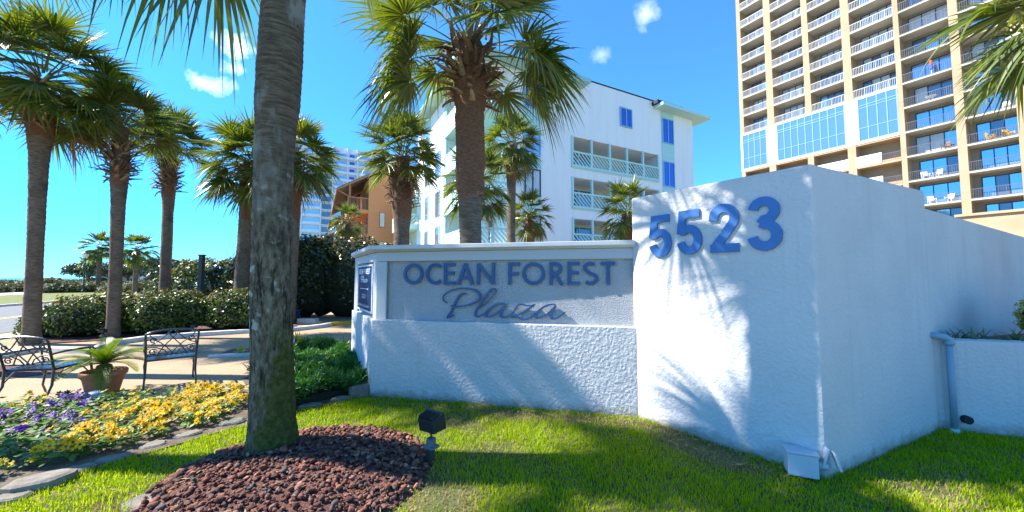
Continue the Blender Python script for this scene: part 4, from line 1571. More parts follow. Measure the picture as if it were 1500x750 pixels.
# ------------------------------------------------------------------ palms
def leaf_geo(rng, origin, az, el, Lp, Rf, nseg, droop, fold=.25, sag=.25, width=1.0, twist=None):
    nseg = int(nseg * 1.35)
    """one fan leaf: petiole ribbons and blade ribbons"""
    d0 = np.array([math.cos(az) * math.cos(el), math.sin(az) * math.cos(el), math.sin(el)])
    S = np.array([-math.sin(az), math.cos(az), 0.])
    dn = np.array([0, 0, -1.])
    ts = np.linspace(0, 1, 6)
    pts = origin + d0 * Lp * ts[:, None] + dn * (sag * Lp) * (ts[:, None] ** 2)
    T = unit(d0 * Lp + dn * 2 * sag * Lp)
    # costa bends the blade further down
    ca = R(rng.uniform(4, 24))
    T = unit(T * math.cos(ca) + dn * math.sin(ca))
    S = unit(S - T * S.dot(T))
    tw = rng.normal(0, .25) if twist is None else twist
    Nn = np.cross(T, S); Nn = Nn if Nn[2] > 0 or True else -Nn
    if Nn[2] < 0: Nn = -Nn
    S, Nn = S * math.cos(tw) + Nn * math.sin(tw), Nn * math.cos(tw) - S * math.sin(tw)
    hub = pts[-1]
    w = np.linspace(.034, .016, 6)[:, None] * (Lp / 1.0) ** .5
    upv = np.cross(d0, np.array([-math.sin(az), math.cos(az), 0.]))
    pet = np.stack([np.stack([pts - S * w / 2, pts + S * w / 2], 1), np.stack([pts - upv * w / 2, pts + upv * w / 2], 1)])
    span = R(rng.uniform(118, 138))
    ph = np.linspace(-span, span, nseg) + rng.normal(0, .02, nseg)
    d = np.cos(ph)[:, None] * T + np.sin(ph)[:, None] * S + Nn * (fold * np.abs(np.sin(ph)))[:, None]
    d = unit(d)
    ln = Rf * 1.06 * (1 - .40 * (np.abs(ph) / span) ** 2) * rng.uniform(.84, 1.06, nseg)
    tt = np.array([.03, .20, .40, .62, .82, 1.0])
    wt = np.array([.007, .030, .034, .023, .011, .001]) * 34 / nseg * width
    dr = droop * rng.uniform(.7, 1.4, nseg)
    # some tips are broken over and hang
    brk = rng.random(nseg) < .13
    dr = np.where(brk, dr + rng.uniform(.15, .45, nseg), dr)
    pos = hub + d[:, None, :] * (ln[:, None] * tt)[:, :, None] * (1 - .25 * (np.minimum(dr, 1)[:, None] * tt ** 2))[:, :, None]
    pos = pos + dn * (dr[:, None] * ln[:, None] * tt ** 2.4)[:, :, None]
    wd = unit(np.cross(np.broadcast_to(Nn, d.shape), d))
    tilt = np.where(np.arange(nseg) % 2 == 0, .5, -.5) + rng.normal(0, .2, nseg)
    wv = unit(wd * np.cos(tilt)[:, None] + Nn * np.sin(tilt)[:, None])
    wv = wv[:, None, :] * (wt[None, :] * ln[:, None])[:, :, None]
    bl = np.stack([pos - wv, pos + wv], 2)
    return pet, bl


def crown_mesh(name, rng, n, Rc, nseg=30, hi=78, lo=-38, dry=2, extra=(), skip=None, power=.85, width=1.0, skirt=0):
    pets, bls, drys = [], [], []
    for i in range(n):
        t = i / (n - 1)
        az = i * 2.39996 + rng.normal(0, .2)
        el = R(hi + (lo - hi) * t ** power + rng.normal(0, 5))
        if skip and skip(az, el):
            continue
        Lp = Rc * rng.uniform(.42, .60)
        o = np.array([.08 * math.cos(az), .08 * math.sin(az), .25 - .5 * t])
        p, b = leaf_geo(rng, o, az, el, Lp, Rc * rng.uniform(.46, .56), nseg, .03 + .16 * t + rng.uniform(0, .08), fold=.32 - .2 * t, sag=.08 + .12 * t, width=width)
        pets.append(p); bls.append(b)
    for (az, el, Lp, Rf, dr, *tw) in extra:
        p, b = leaf_geo(rng, np.array([.1 * math.cos(az), .1 * math.sin(az), -.1]), az, el, Lp, Rf, nseg, dr, .15, .28, width, *tw)
        pets.append(p); bls.append(b)
    for i in range(dry):
        az = rng.uniform(0, 6.28)
        p, b = leaf_geo(rng, np.array([.1 * math.cos(az), .1 * math.sin(az), -.3]), az, R(-35 + rng.normal(0, 8)), Rc * .4, Rc * .38, nseg, .8, .5, .4, width * .7)
        pets.append(p); drys.append(b)
    parts = []
    V, F = ribbons(np.concatenate(bls)); parts.append((V, F, 0))
    V, F = ribbons(np.concatenate(pets)); parts.append((V, F, 1))
    if drys:
        V, F = ribbons(np.concatenate(drys)); parts.append((V, F, 2))
    return np_mesh(name, parts, ['palm', 'petiole', 'palm_dry'])


def trunk_mesh(name, rng, path, rad, step=.07, n=20, rough=.03, m0='trunk', m1='fibre', zf=1e9, ring=.02):
    """path: list of (x,y,z) local; rad: list of (z, r)"""
    zs = np.arange(path[0][2], path[-1][2] + step / 2, step)
    px = np.interp(zs, [p[2] for p in path], [p[0] for p in path])
    py = np.interp(zs, [p[2] for p in path], [p[1] for p in path])
    k = np.ones(9) / 9
    if len(zs) > 20:
        px[4:-4] = np.convolve(px, k, 'valid'); py[4:-4] = np.convolve(py, k, 'valid')
    rr = np.interp(zs, [p[0] for p in rad], [p[1] for p in rad])
    off = rng.uniform(0, 100)
    vs = []
    for i, z in enumerate(zs):
        for j in range(n):
            a = 2 * math.pi * j / n
            q = mnoise.noise(Vector((math.cos(a) * 1.6 + off, math.sin(a) * 1.6, z * 2.2)))
            q2 = mnoise.noise(Vector((math.cos(a) * 5 + off, math.sin(a) * 5, z * 9)))
            ro = rough * (2.4 if z > zf else 1)
            r = rr[i] * (1 + ro * (q * 1.3 + q2 * 1.2)) * (1 + ring * (1 if i % 2 else -1))
            vs.append((px[i] + r * math.cos(a), py[i] + r * math.sin(a), z + .02 * math.sin(a * 2 + z * 3)))
    V = np.array(vs)
    F = []
    S = []
    for i in range(len(zs) - 1):
        for j in range(n):
            F.append((i * n + j, i * n + (j + 1) % n, (i + 1) * n + (j + 1) % n, (i + 1) * n + j))
            S.append(1 if zs[i] > zf + .16 * mnoise.noise(Vector((math.cos(6.283 * j / n) * 2 + off, math.sin(6.283 * j / n) * 2, zs[i] * 3))) else 0)
    F = np.array(F); S = np.array(S)
    me = bpy.data.meshes.new(name)
    me.from_pydata(V.tolist(), [], F.tolist())
    me.materials.append(MT[m0]); me.materials.append(MT[m1])
    me.polygons.foreach_set('material_index', S.astype(np.int32))
    me.polygons.foreach_set('use_smooth', np.ones(len(F), bool))
    me.update()
    return me


def boots_mesh(name, rng, n, z0, z1, r0, r1, size=1.0, more=None):
    """dry, criss-crossed old leaf bases round the top of the trunk"""
    V, F = [], []
    jobs = [(i, n, z0, z1, r0, r1, size) for i in range(n)]
    if more:
        jobs += [(i, *more) for i in range(more[0])]
    for i, n, z0, z1, r0, r1, size in jobs:
        t = i / (n - 1)
        z = z0 + (z1 - z0) * t + rng.normal(0, .05)
        az = i * 2.39996 + rng.normal(0, .3)
        r = r0 + (r1 - r0) * math.sin(t * 2.2)
        L = size * rng.uniform(.13, .40)
        e0 = R(8 + 52 * t + rng.normal(0, 16)); bend = R(rng.uniform(-80, 35))
        skew = rng.normal(0, .75)
        out = np.array([math.cos(az), math.sin(az), 0]); sd = np.array([-math.sin(az), math.cos(az), 0]); up = np.array([0, 0, 1.])
        p = out * r * .85 + up * z
        ww = size * rng.uniform(.028, .075)
        base = len(V)
        st = 5
        for q in range(st):
            f = q / (st - 1)
            e = e0 + bend * f
            d = unit(out * math.cos(e) + up * math.sin(e) + sd * skew * f)
            if q: p = p + d * L / (st - 1)
            nn = unit(np.cross(sd, d))
            w = ww * (1 - .62 * f) ; h = size * .016 * (1 - .4 * f)
            curl = .35 * w
            V += [p - sd * w + nn * curl, p - nn * h, p + sd * w + nn * curl, p + nn * h]
            if q:
                a = base + (q - 1) * 4; c = a + 4
                for k in range(4):
                    F.append((a + k, a + (k + 1) % 4, c + (k + 1) % 4, c + k))
        F.append((base + (st - 1) * 4, base + (st - 1) * 4 + 1, base + (st - 1) * 4 + 2, base + (st - 1) * 4 + 3))
    return np_mesh(name, [(np.array(V), np.array(F), 0)], ['boot'])


def palm(base, top, label, Rc, n, rad, boots=None, nseg=30, zf=1e9, group='cabbage palms around the sign', seed=1, path=None, rough=.03, m0='trunk', step=.07, stubs=None, **kw):
    """base (x,y), top (x,y,z): crown centre"""
    rng = np.random.default_rng(seed)
    root = empty('palm_tree', (base[0], base[1], 0), label, 'palm tree', group)
    lx, ly, lz = top[0] - base[0], top[1] - base[1], top[2]
    pth = path or [(0, 0, -.05), (lx * .35, ly * .35, lz * .4), (lx * .75, ly * .75, lz * .75), (lx, ly, lz)]
    tr = link('trunk', trunk_mesh('trunk', rng, pth, rad, n=24 if step < .05 else 16, rough=rough, m0=m0, zf=zf, step=step), root)
    if boots:
        bt = link('leaf_bases', boots_mesh('leaf_bases', rng, *boots, more=stubs), root)
        bt.location = (lx, ly, lz)
    cr = link('crown', crown_mesh('crown', rng, n, Rc, nseg, **kw), root)
    cr.location = (lx, ly, lz)
    return root


# A: the big palm in the foreground, crown above the picture with fronds hanging in at the left
def palm_A():
    rng = np.random.default_rng(11)
    root = empty('palm_tree', (-2.13, 3.38, 0), 'grey mossy palm trunk rising from the red rock mound in front', 'palm tree', 'cabbage palms around the sign')
    path = [(0, 0, -.05), (-.03, 0, .8), (-.075, 0, 1.6), (-.09, 0, 2.6), (-.075, 0, 3.4), (-.055, 0, 4.2), (-.03, 0, 6.8)]
    rad = [(0, .235), (.12, .205), (.3, .186), (.7, .172), (1.5, .165), (2.4, .158), (3.0, .166), (3.25, .185), (3.6, .19), (4.2, .178), (5.1, .20), (6.8, .19)]
    link('trunk', trunk_mesh('trunk', rng, path, rad, step=.03, n=32, rough=.022, m0='trunk_old', m1='trunk_old', zf=99, ring=.011), root)
    bt = link('leaf_bases', boots_mesh('leaf_bases', rng, 60, -.75, .1, .2, .25), root)
    bt.location = (-.03, 0, 6.8)
    cr = link('crown', crown_mesh('crown', rng, 21, 1.9, 38, hi=78, lo=18, dry=0, power=.9,
              extra=[(R(178), R(-50), 1.55, 1.15, .30), (R(196), R(-44), 1.6, 1.1, .3), (R(163), R(-54), 1.45, 1.1, .25), (R(212), R(-26), 1.3, 1.0, .3),
                     (R(64), R(-50), .95, 1.05, .1, R(55)), (R(-25), R(-30), .9, 1.0, .2)]), root)
    cr.location = (-.03, 0, 6.8)
    return root


palm_A()
T_std = lambda r, top: [(0, r * 1.22), (.3, r * 1.03), (1.5, r * .97), (top * .6, r), (top * .8, r * 1.05), (top, r * 1.1)]
# left row by the road
palm((-11.53, 8.94), (-11.75, 8.95, 6.5), 'tallest palm of the row by the road, with a dense dark hanging crown', 2.0, 50,
     [(0, .185), (.4, .15), (2, .14), (3.6, .15), (4.6, .17), (5.2, .235), (5.6, .25), (6.4, .2)], (100, -1.15, -.15, .24, .34, 1.0), nseg=34, seed=21, zf=5.0, lo=-26, dry=2)
palm((-10.66, 9.95), (-10.78, 9.95, 5.75), 'palm with shaggy dry leaf bases standing in front of the clipped hedge', 1.5, 34,
     [(0, .165), (.4, .14), (2, .13), (3.6, .145), (4.2, .18), (4.7, .20), (5.6, .14)], (130, -1.45, -.5, .2, .24, 1.0), nseg=32, seed=22, zf=4.1, lo=6, dry=0)
palm((-13.5, 14.4), (-13.6, 14.4, 6.8), 'slim dark palm at the back of the clipped hedge', 1.7, 36,
     [(0, .22), (.4, .185), (2, .175), (4.2, .17), (4.8, .2), (5.3, .24), (6.6, .18)], (110, -1.75, -.55, .24, .27, 1.15), nseg=28, seed=23, zf=4.75, lo=2, dry=0)
# one more of the roadside row stands just left of the picture: its shadow falls across the patio and the sign
palm((-9.3, 6.22), (-9.3, 6.2, 9.0), 'roadside palm left of the picture, next to the row by the road', 2.25, 22,
     [(0, .22), (.4, .18), (2, .165), (6.6, .17), (7.5, .24), (9.0, .2)], (70, -1.1, .0, .24, .32, 1.1), nseg=30, seed=42, zf=7.2, lo=-25, dry=0)
palm((-7.2, 3.42), (-7.2, 3.4, 8.4), 'roadside palm left of the picture, beside the pansy bed', 1.15, 22,
     [(0, .22), (.4, .18), (2, .165), (5.4, .17), (6.2, .24), (7.4, .2)], (60, -1.1, .0, .24, .3, 1.0), nseg=30, seed=43, zf=5.8, lo=-15, dry=0)
# pair growing out of the tall dark shrub
palm((-9.75, 13.3), (-9.55, 13.3, 5.75), 'bushy palm half hidden behind the big trunk, its left crown', 1.85, 46,
     [(0, .25), (3, .25), (4.2, .27), (5, .32), (5.7, .2)], (90, -1.5, -.1, .3, .34, 1.2), nseg=26, seed=24, zf=3.6, lo=-42)
palm((-7.85, 13.0), (-7.8, 13.0, 5.9), 'palm showing to the right of the big trunk above the tall shrub', 1.7, 44,
     [(0, .25), (3, .25), (4.2, .26), (5, .3), (5.9, .2)], (80, -1.25, -.1, .28, .34, 1.2), nseg=26, seed=25, zf=3.6, lo=-36)
# behind the sign
palm((-3.0, 10.0), (-3.02, 10.0, 4.95), 'palm with a round green crown in front of the orange townhouses', 1.28, 46,
     [(0, .24), (.5, .215), (2.9, .205), (3.3, .25), (4.0, .3), (4.9, .17)], (110, -1.3, -.4, .24, .30, .95), nseg=28, seed=26, zf=3.15, lo=-10)
palm((-.70, 6.3), (-.74, 6.3, 5.72), 'big palm with rough brown trunk right behind the sign', 2.05, 27,
     [(0, .22), (1.6, .185), (2.6, .19), (2.9, .205), (3.2, .235), (3.9, .25), (4.5, .245), (4.9, .29), (5.7, .24)], (84, -1.05, .0, .29, .36, 1.15), nseg=36,
     seed=31, zf=2.95, step=.03, rough=.032, stubs=(240, -2.75, -.95, .222, .03, .46), lo=-2, dry=0, hi=82, power=1.1,
     extra=[(R(192), R(-24), 1.0, 1.0, .3), (R(174), R(-4), 1.15, 1.05, .4), (R(215), R(0), 1.0, 1.05, .4), (R(-6), R(-4), 1.15, 1.05, .35), (R(10), R(-18), 1.1, .95, .4), (R(-28), R(-2), 1.15, 1.0, .4)])
palm((-.05, 15.0), (-.02, 15.0, 7.1), 'slender palm in front of the white block, right of the big rough trunk', 1.38, 46,
     [(0, .22), (4, .17), (5.6, .19), (6.2, .24), (7.0, .15)], (70, -1.1, -.2, .2, .26, .95), nseg=24, seed=27, zf=5.5, lo=-40)
palm((-1.15, 12.0), (-1.17, 12.0, 4.7), 'palm mostly hidden behind the big rough trunk', 1.35, 32,
     [(0, .18), (2, .15), (3.4, .15), (4, .2), (4.7, .13)], (60, -1.2, -.2, .18, .25, .9), nseg=24, seed=28, zf=3.2, lo=-40)
palm((.78, 16.0), (.78, 16.0, 4.35), 'small low palm beside the slender one, just above the sign', 1.15, 30,
     [(0, .2), (2.9, .18), (3.7, .24), (4.3, .14)], (56, -.95, -.15, .2, .26, .9), nseg=22, seed=29, zf=2.8, lo=-40)
palm((4.75, 15.0), (4.75, 15.0, 4.3), 'low palm peeking over the left end of the number wall', 1.35, 34,
     [(0, .2), (2.9, .18), (3.7, .24), (4.3, .14)], (56, -.95, -.15, .2, .26, .9), nseg=22, seed=30, zf=2.8, lo=-40)
palm((-9.0, 20.0), (-9.0, 20.0, 4.65), 'small palm in front of the townhouse balconies', 1.0, 36,
     [(0, .24), (2.9, .22), (3.9, .28), (4.7, .16)], (50, -1.0, -.15, .22, .28, .9), nseg=20, seed=33, zf=2.8, lo=-45)
# off to the right, only its fronds reach into the picture
palm((8.75, 5.1), (8.75, 5.1, 5.85), 'palm whose fronds hang in at the top right corner', 1.95, 30,
     [(0, .24), (.4, .2), (3, .18), (5.0, .22), (5.7, .2)], (60, -.9, 0, .24, .3), nseg=34, seed=41, zf=4.6, lo=-30, dry=0,
     extra=[(R(185), R(-14), .95, 1.0, .5), (R(205), R(2), .95, 1.0, .45)])
for i, (px, py, d, lab) in enumerate([(147, 362, 40, 'far palm nearest the street lamp'), (201, 366, 36, 'far palm in front of the small pale house'), (131, 385, 58, 'far short palm behind the street lamp')]):
    a, bb, dd = ray(px, py)
    t = d / bb
    palm((a * t, d), (a * t, d, CAMH + dd * t), lab, 1.75 if i < 2 else 1.5, 34, T_std(.2, CAMH + dd * t), None, nseg=16, seed=50 + i, lo=-45, dry=0, width=1.3)


# ------------------------------------------------------------------ shrubs and hedges
def leaf_cloud(rng, lumps, n, size, slots=(0,), inner=.72, flat=0.0, aspect=.5, thresh=0):
    """leaf quads through the outer shell of a few overlapping lumps"""
    vol = np.array([l[3] * l[4] * l[5] for l in lumps]) ** .67
    pick = rng.choice(len(lumps), n, p=vol / vol.sum())
    L = np.array(lumps)[pick]
    d = unit(rng.normal(size=(n, 3)))
    d[:, 2] = np.where(d[:, 2] < -.55, -d[:, 2], d[:, 2])
    bumps = 1 + .09 * np.sin(d[:, 0] * 7 + pick) * np.sin(d[:, 1] * 6 + 2 * pick) + .06 * np.sin(d[:, 2] * 13 + d[:, 0] * 11)
    r = rng.uniform(inner, 1.02, n) ** .6 * bumps
    c = L[:, :3] + d * L[:, 3:6] * r[:, None]
    nn = unit(d + rng.normal(size=(n, 3)) * .75)
    t1 = unit(np.cross(nn, rng.normal(size=(n, 3))))
    t2 = np.cross(nn, t1)
    s = size * rng.uniform(.6, 1.35, n)[:, None]
    V = np.stack([c - t1 * s, c + t2 * s * aspect, c + t1 * s, c - t2 * s * aspect], 1)
    ok = c[:, 2] > .01
    V = V[ok]
    F = np.arange(len(V) * 4).reshape(-1, 4)
    return V.reshape(-1, 3), F


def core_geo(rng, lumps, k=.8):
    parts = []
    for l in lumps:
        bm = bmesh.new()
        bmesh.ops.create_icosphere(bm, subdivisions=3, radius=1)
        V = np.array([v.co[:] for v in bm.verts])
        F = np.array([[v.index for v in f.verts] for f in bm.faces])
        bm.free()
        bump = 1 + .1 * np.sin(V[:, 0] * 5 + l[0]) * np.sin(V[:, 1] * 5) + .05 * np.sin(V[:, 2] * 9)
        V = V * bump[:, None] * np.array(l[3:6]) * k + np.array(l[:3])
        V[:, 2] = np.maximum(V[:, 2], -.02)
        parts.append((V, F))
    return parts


def shrub(name, loc, lumps, n, size, label, cat='shrub', group=None, m='leaf_mid', seed=1, new=0.0, aspect=.5, core=.8, inner=.72):
    rng = np.random.default_rng(seed)
    root = empty(name, (*loc, 0), label, cat, group)
    V, F = leaf_cloud(rng, lumps, n, size, inner=inner, aspect=aspect)
    parts = [(V, F, 0)]
    if new:
        V2, F2 = leaf_cloud(rng, [(l[0], l[1], l[2] + .06, l[3], l[4], l[5]) for l in lumps], int(n * new), size, inner=.95, aspect=aspect)
        keep = V2.reshape(-1, 4, 3)[:, :, 2].mean(1) > np.quantile(V2[:, 2], .6)
        V2 = V2.reshape(-1, 4, 3)[keep].reshape(-1, 3); F2 = np.arange(len(V2)).reshape(-1, 4)
        parts.append((V2, F2, 1))
    link('foliage', np_mesh('foliage', parts, [m, 'leaf_new']), root)
    cp = [(V, F, 0) for V, F in core_geo(rng, lumps, core)]
    link('branches', np_mesh('branches', cp, ['core'], smooth=True), root)
    return root


shrub('clipped_bush', G(118, 492), [(0, 0, .45, 1.0, .8, .62), (-.7, -.2, .32, .6, .5, .45), (.6, .3, .5, .8, .7, .65)], 9000, .042,
      'clipped glossy hedge mound left of the shaggy palm', 'hedge', 'clipped bushes behind the patio', seed=61, new=.12)
shrub('clipped_bush', G(232, 488), [(0, 0, .5, .85, .75, .68), (-.75, -.15, .45, .6, .55, .58), (.5, .35, .55, .6, .6, .62)], 11000, .042,
      'long clipped hedge right of the shaggy palm', 'hedge', 'clipped bushes behind the patio', seed=62, new=.08)
shrub('clipped_bush', (-8.65, 11.5), [(0, 0, .55, .95, .75, .66), (.7, .1, .5, .8, .7, .6), (-.45, .1, .48, .75, .7, .55)], 11000, .042,
      'rounded clipped bush against the tall dark shrub', 'hedge', 'clipped bushes behind the patio', seed=63, new=.1)
shrub('tall_shrub', (-9.6, 14.9), [(0, 0, 1.4, 1.7, 1.3, 1.75), (-1.7, .2, 1.0, 1.3, 1.1, 1.3), (1.2, 0, 1.5, 1.2, 1.2, 1.75), (-2.7, .6, .7, 1.1, 1., .95)], 20000, .07,
      'tall dark evergreen shrub left of the big trunk', 'shrub', seed=64, new=.05, m='leaf_dark', core=.86)
shrub('tall_shrub', (-6.6, 15.6), [(0, 0, 1.5, 1.9, 1.3, 1.75), (1.8, .1, 1.4, 1.3, 1.2, 1.75), (-1.3, 0, 1.6, 1.2, 1.2, 1.75), (3.2, .5, 1.3, 1.3, 1.2, 1.6)], 20000, .07,
      'tall dark hedge between the big trunk and the sign', 'hedge', seed=65, new=.05, m='leaf_dark', core=.9)
shrub('tall_shrub', (-16.5, 19.5), [(0, 0, 1.0, 1.6, 1.2, 1.5), (1.9, -.4, 1.0, 1.5, 1.2, 1.5), (-1.6, .5, .8, 1.2, 1.1, 1.2)], 9000, .085,
      'shrub with pale new shoots behind the clipped hedge', 'shrub', seed=66, new=.2, m='leaf_mid')

# dune scrub across the road
pro = None
spots = [(10, 425, 40, .9), (38, 424, 41, 1.1), (70, 424, 40, 1.0), (97, 427, 38, 1.15), (112, 424, 39, .9), (66, 420, 46, 1.6), (82, 419, 48, 1.5), (105, 420, 50, 1.3), (25, 420, 48, 1.2), (-8, 420, 46, 1.2), (128, 421, 46, 1.1), (160, 421, 46, 1.2),
         (180, 424, 38, 1.0), (48, 418, 55, 1.4), (5, 418, 56, 1.3), (140, 418, 58, 1.6), (215, 421, 44, 1.2), (228, 419, 50, 1.6)]
for i, (px, py, d, h) in enumerate(spots):
    a, bb, dd = ray(px, py)
    t = d / bb
    if pro is None:
        pro = shrub('dune_shrub', (a * t, d), [(0, 0, .4, 1.3, 1.1, .6), (.9, .3, .3, 1.0, .9, .5), (-1.0, .1, .35, .9, .9, .5)], 2600, .09,
                    'low olive dune shrub beyond the road', 'shrub', 'dune shrubs beyond the road', m='leaf_olive', seed=70)
        o = pro
    else:
        o = copy_tree(pro)
    o.location = (a * t, d, 0)
    o.scale = (1.1 * h, 1.1 * h, h)
    o.rotation_euler = (0, 0, i * 1.3)
# dense dune vegetation as one mass
rng = np.random.default_rng(77)
nn_ = 26000
nr = rng.uniform(-110, -36, nn_); tr_ = rng.uniform(-10, 190, nn_)
gx = RN.x * nr + RD.x * tr_; gy = RN.y * nr + RD.y * tr_
gz = .15 + .55 * np.abs(np.sin(gx * .21) * np.cos(gy * .17)) + .35 * np.abs(np.sin(gx * .6 + gy * .3))
c = np.stack([gx, gy, gz * rng.uniform(.2, 1.1, nn_)], 1)
t1 = unit(rng.normal(size=(nn_, 3))); t2 = unit(np.cross(t1, rng.normal(size=(nn_, 3))))
s = rng.uniform(.15, .42, nn_)[:, None]
V = np.stack([c - t1 * s, c + t2 * s * .5, c + t1 * s, c - t2 * s * .5], 1).reshape(-1, 3)
me = np_mesh('dune_scrub', [(V, np.arange(len(V)).reshape(-1, 4), 0)], ['leaf_olive'])
tag(link('dune_scrub', me), kind='stuff')


def round_tree(loc, h, r, label, seed, m='leaf_dark'):
    rng = np.random.default_rng(seed)
    root = empty('round_tree', (*loc, 0), label, 'tree', 'round trees along the shore road')
    b = MB()
    b.tube([(0, 0, -.1), (.05, 0, h * .3), (0, .05, h * .6)], [.2, .15, .08], 8)
    for k in range(4):
        a = k * 1.6
        b.tube([(0, 0, h * .35), (math.cos(a) * r * .5, math.sin(a) * r * .5, h * .65)], [.09, .03], 6)
    b.build('trunk', 'trunk', root, org=(0, 0, 0), smooth=True)
    lumps = [(rng.normal(0, r * .35), rng.normal(0, r * .35), h * rng.uniform(.5, .8), r * rng.uniform(.5, .75), r * rng.uniform(.5, .75), h * .24) for _ in range(6)]
    V, F = leaf_cloud(rng, lumps, 4200, .17, inner=.3)
    link('crown', np_mesh('crown', [(V, F, 0)], [m]), root)
    return root


for i, (px, d, h, r, lab) in enumerate([(128, 62, 4.3, 2.6, 'round dark tree behind the street lamp'), (165, 60, 4.6, 3.0, 'round dark tree between the two far palms'),
                                        (188, 55, 4.2, 2.6, 'round dark tree behind the taller far palm on the right'), (225, 52, 4.4, 3.0, 'round dark tree right of the small house'),
                                        (250, 48, 4.4, 2.8, 'round dark tree partly behind the slim dark palm'), (262, 40, 3.6, 2.4, 'round dark tree at the left end of the tall shrub')]):
    round_tree(((px - 750) / FPX * d, d), h, r, lab, 80 + i)

# small pale house by the shore
hx = Vector((-66.5, 65.0, 0))
hs = empty('house', hx, 'small pale single storey house far down the shore road', 'house')
b = MB(); b.box(hx + Vector((0, 0, 1.4)), (7, 5, 2.8)); b.build('wall', 'farwhite', hs)
b = MB(); b.extr([hx + Vector((-3.9, -2.9, 2.8)), hx + Vector((3.9, -2.9, 2.8)), hx + Vector((3.4, -2.9, 3.2)), hx + Vector((-3.4, -2.9, 3.2))], (0, 5.8, 0)); b.build('roof', 'farwhite', hs)
for dx in (-2, 0, 2):
    b = MB(); b.box(hx + Vector((dx, -2.52, 1.5)), (1.1, .08, 1.1)); b.build('window', 'glass_grey', hs)

# street lamp
lx, ly = -43.8, 37.8
lp = empty('street_lamp', (lx, ly, 0), 'dark street lamp post on the verge beyond the road', 'street lamp')
b = MB(); b.lathe([(.16, 0), (.16, .25), (.09, .35), (.06, .5), (.05, 3.5), (.07, 3.55)], (lx, ly, .05), 12, True); b.build('post', 'greenpost', lp)
b = MB(); b.lathe([(.06, 3.6), (.22, 3.75), (.28, 4.0)], (lx, ly, 0.05), 10, True); b.build('lantern', 'lens', lp)
b = MB(); b.lathe([(.34, 4.0), (.36, 4.04), (.12, 4.22), (.03, 4.35)], (lx, ly, 0.05), 10, True); b.build('hood', 'greenpost', lp)
# green post by the tall shrub
b = MB()
b.box((-10.4, 12.35, 1.17), (.13, .13, 2.34)); b.box((-10.4, 12.35, 2.36), (.17, .17, .04))
tag(b.build('post', 'greenpost', None, org=(-10.4, 12.35, 0), bevel=.01), 'square dark green post behind the rounded clipped bush', 'post')

# ------------------------------------------------------------------ lawn, rocks, juniper
CX, CY, RX, RY, MH = -1.70, 3.10, 1.02, .90, .125


def mound_h(x, y):
    q = ((x - CX) / RX) ** 2 + ((y - CY) / RY) ** 2
    return MH * np.clip(1 - q, 0, 1) ** .8


b = MB()
NR, NA = 14, 48
vs = [(CX, CY, MH)]
for i in range(1, NR + 1):
    for j in range(NA):
        a = 2 * math.pi * j / NA
        x, y = CX + RX * i / NR * math.cos(a), CY + RY * i / NR * math.sin(a)
        vs.append((x, y, float(mound_h(x, y)) + .012))
fs = [(0, 1 + j, 1 + (j + 1) % NA) for j in range(NA)]
for i in range(NR - 1):
    for j in range(NA):
        fs.append((1 + i * NA + j, 1 + (i + 1) * NA + j, 1 + (i + 1) * NA + (j + 1) % NA, 1 + i * NA + (j + 1) % NA))
b._add(vs, fs)
tag(b.build('rock_mound', 'mulch', smooth=True), kind='structure')
# lava rocks
rng = np.random.default_rng(5)
prot = []
for k in range(14):
    bm = bmesh.new()
    bmesh.ops.create_icosphere(bm, subdivisions=2, radius=1)
    V = np.array([v.co[:] for v in bm.verts]); F = np.array([[v.index for v in f.verts] for f in bm.faces]); bm.free()
    V = V * (1 + .22 * np.sin(V @ rng.normal(size=3) * 3 + k) + .12 * np.sin(V @ rng.normal(size=3) * 7))[:, None]
    # chop a few flat faces
    for _ in range(9):
        nv = unit(rng.normal(size=3)); dcut = rng.uniform(.4, .75)
        over = V @ nv - dcut
        V = V - np.where(over > 0, over, 0)[:, None] * nv
    V = V * np.array([1, rng.uniform(.6, .95), rng.uniform(.45, .8)])
    prot.append((V, F))
parts = []
n_r = 3600
ang = rng.uniform(0, 2 * math.pi, n_r); rad_ = np.sqrt(rng.uniform(0, 1.02, n_r))
rx_ = CX + RX * rad_ * np.cos(ang); ry_ = CY + RY * rad_ * np.sin(ang)
for i in range(n_r):
    if (rx_[i] + 2.13) ** 2 + (ry_[i] - 3.38) ** 2 < .03:
        continue
    V, F = prot[i % 14]
    s = .010 + .022 * rng.random() ** 1.6 + (.012 if rng.random() < .08 else 0)
    q = Matrix.Rotation(rng.uniform(0, 6.28), 3, 'Z') @ Matrix.Rotation(rng.uniform(-.6, .6), 3, 'X')
    Q = np.array(q)
    z = float(mound_h(rx_[i], ry_[i])) + .012 + s * .35 + rng.uniform(0, .012)
    parts.append(((V * s) @ Q.T + np.array([rx_[i], ry_[i], z]), F, 0))
tag(link('lava_rocks', np_mesh('lava_rocks', parts, ['lava'])), kind='stuff')

# grass
rng = np.random.default_rng(9)


def gauss(x, y, cx, cy, sx, sy, rot=0):
    c, s = math.cos(rot), math.sin(rot)
    dx, dy = x - cx, y - cy
    a = (dx * c + dy * s) / sx; b2 = (-dx * s + dy * c) / sy
    return np.exp(-(a * a + b2 * b2))


def nz2(x, y, f, ph):
    return np.sin(x * f + ph) * np.sin(y * f * 1.1 + ph * 1.7) + .6 * np.sin(x * f * 2.3 + y * f * 1.9 + ph)


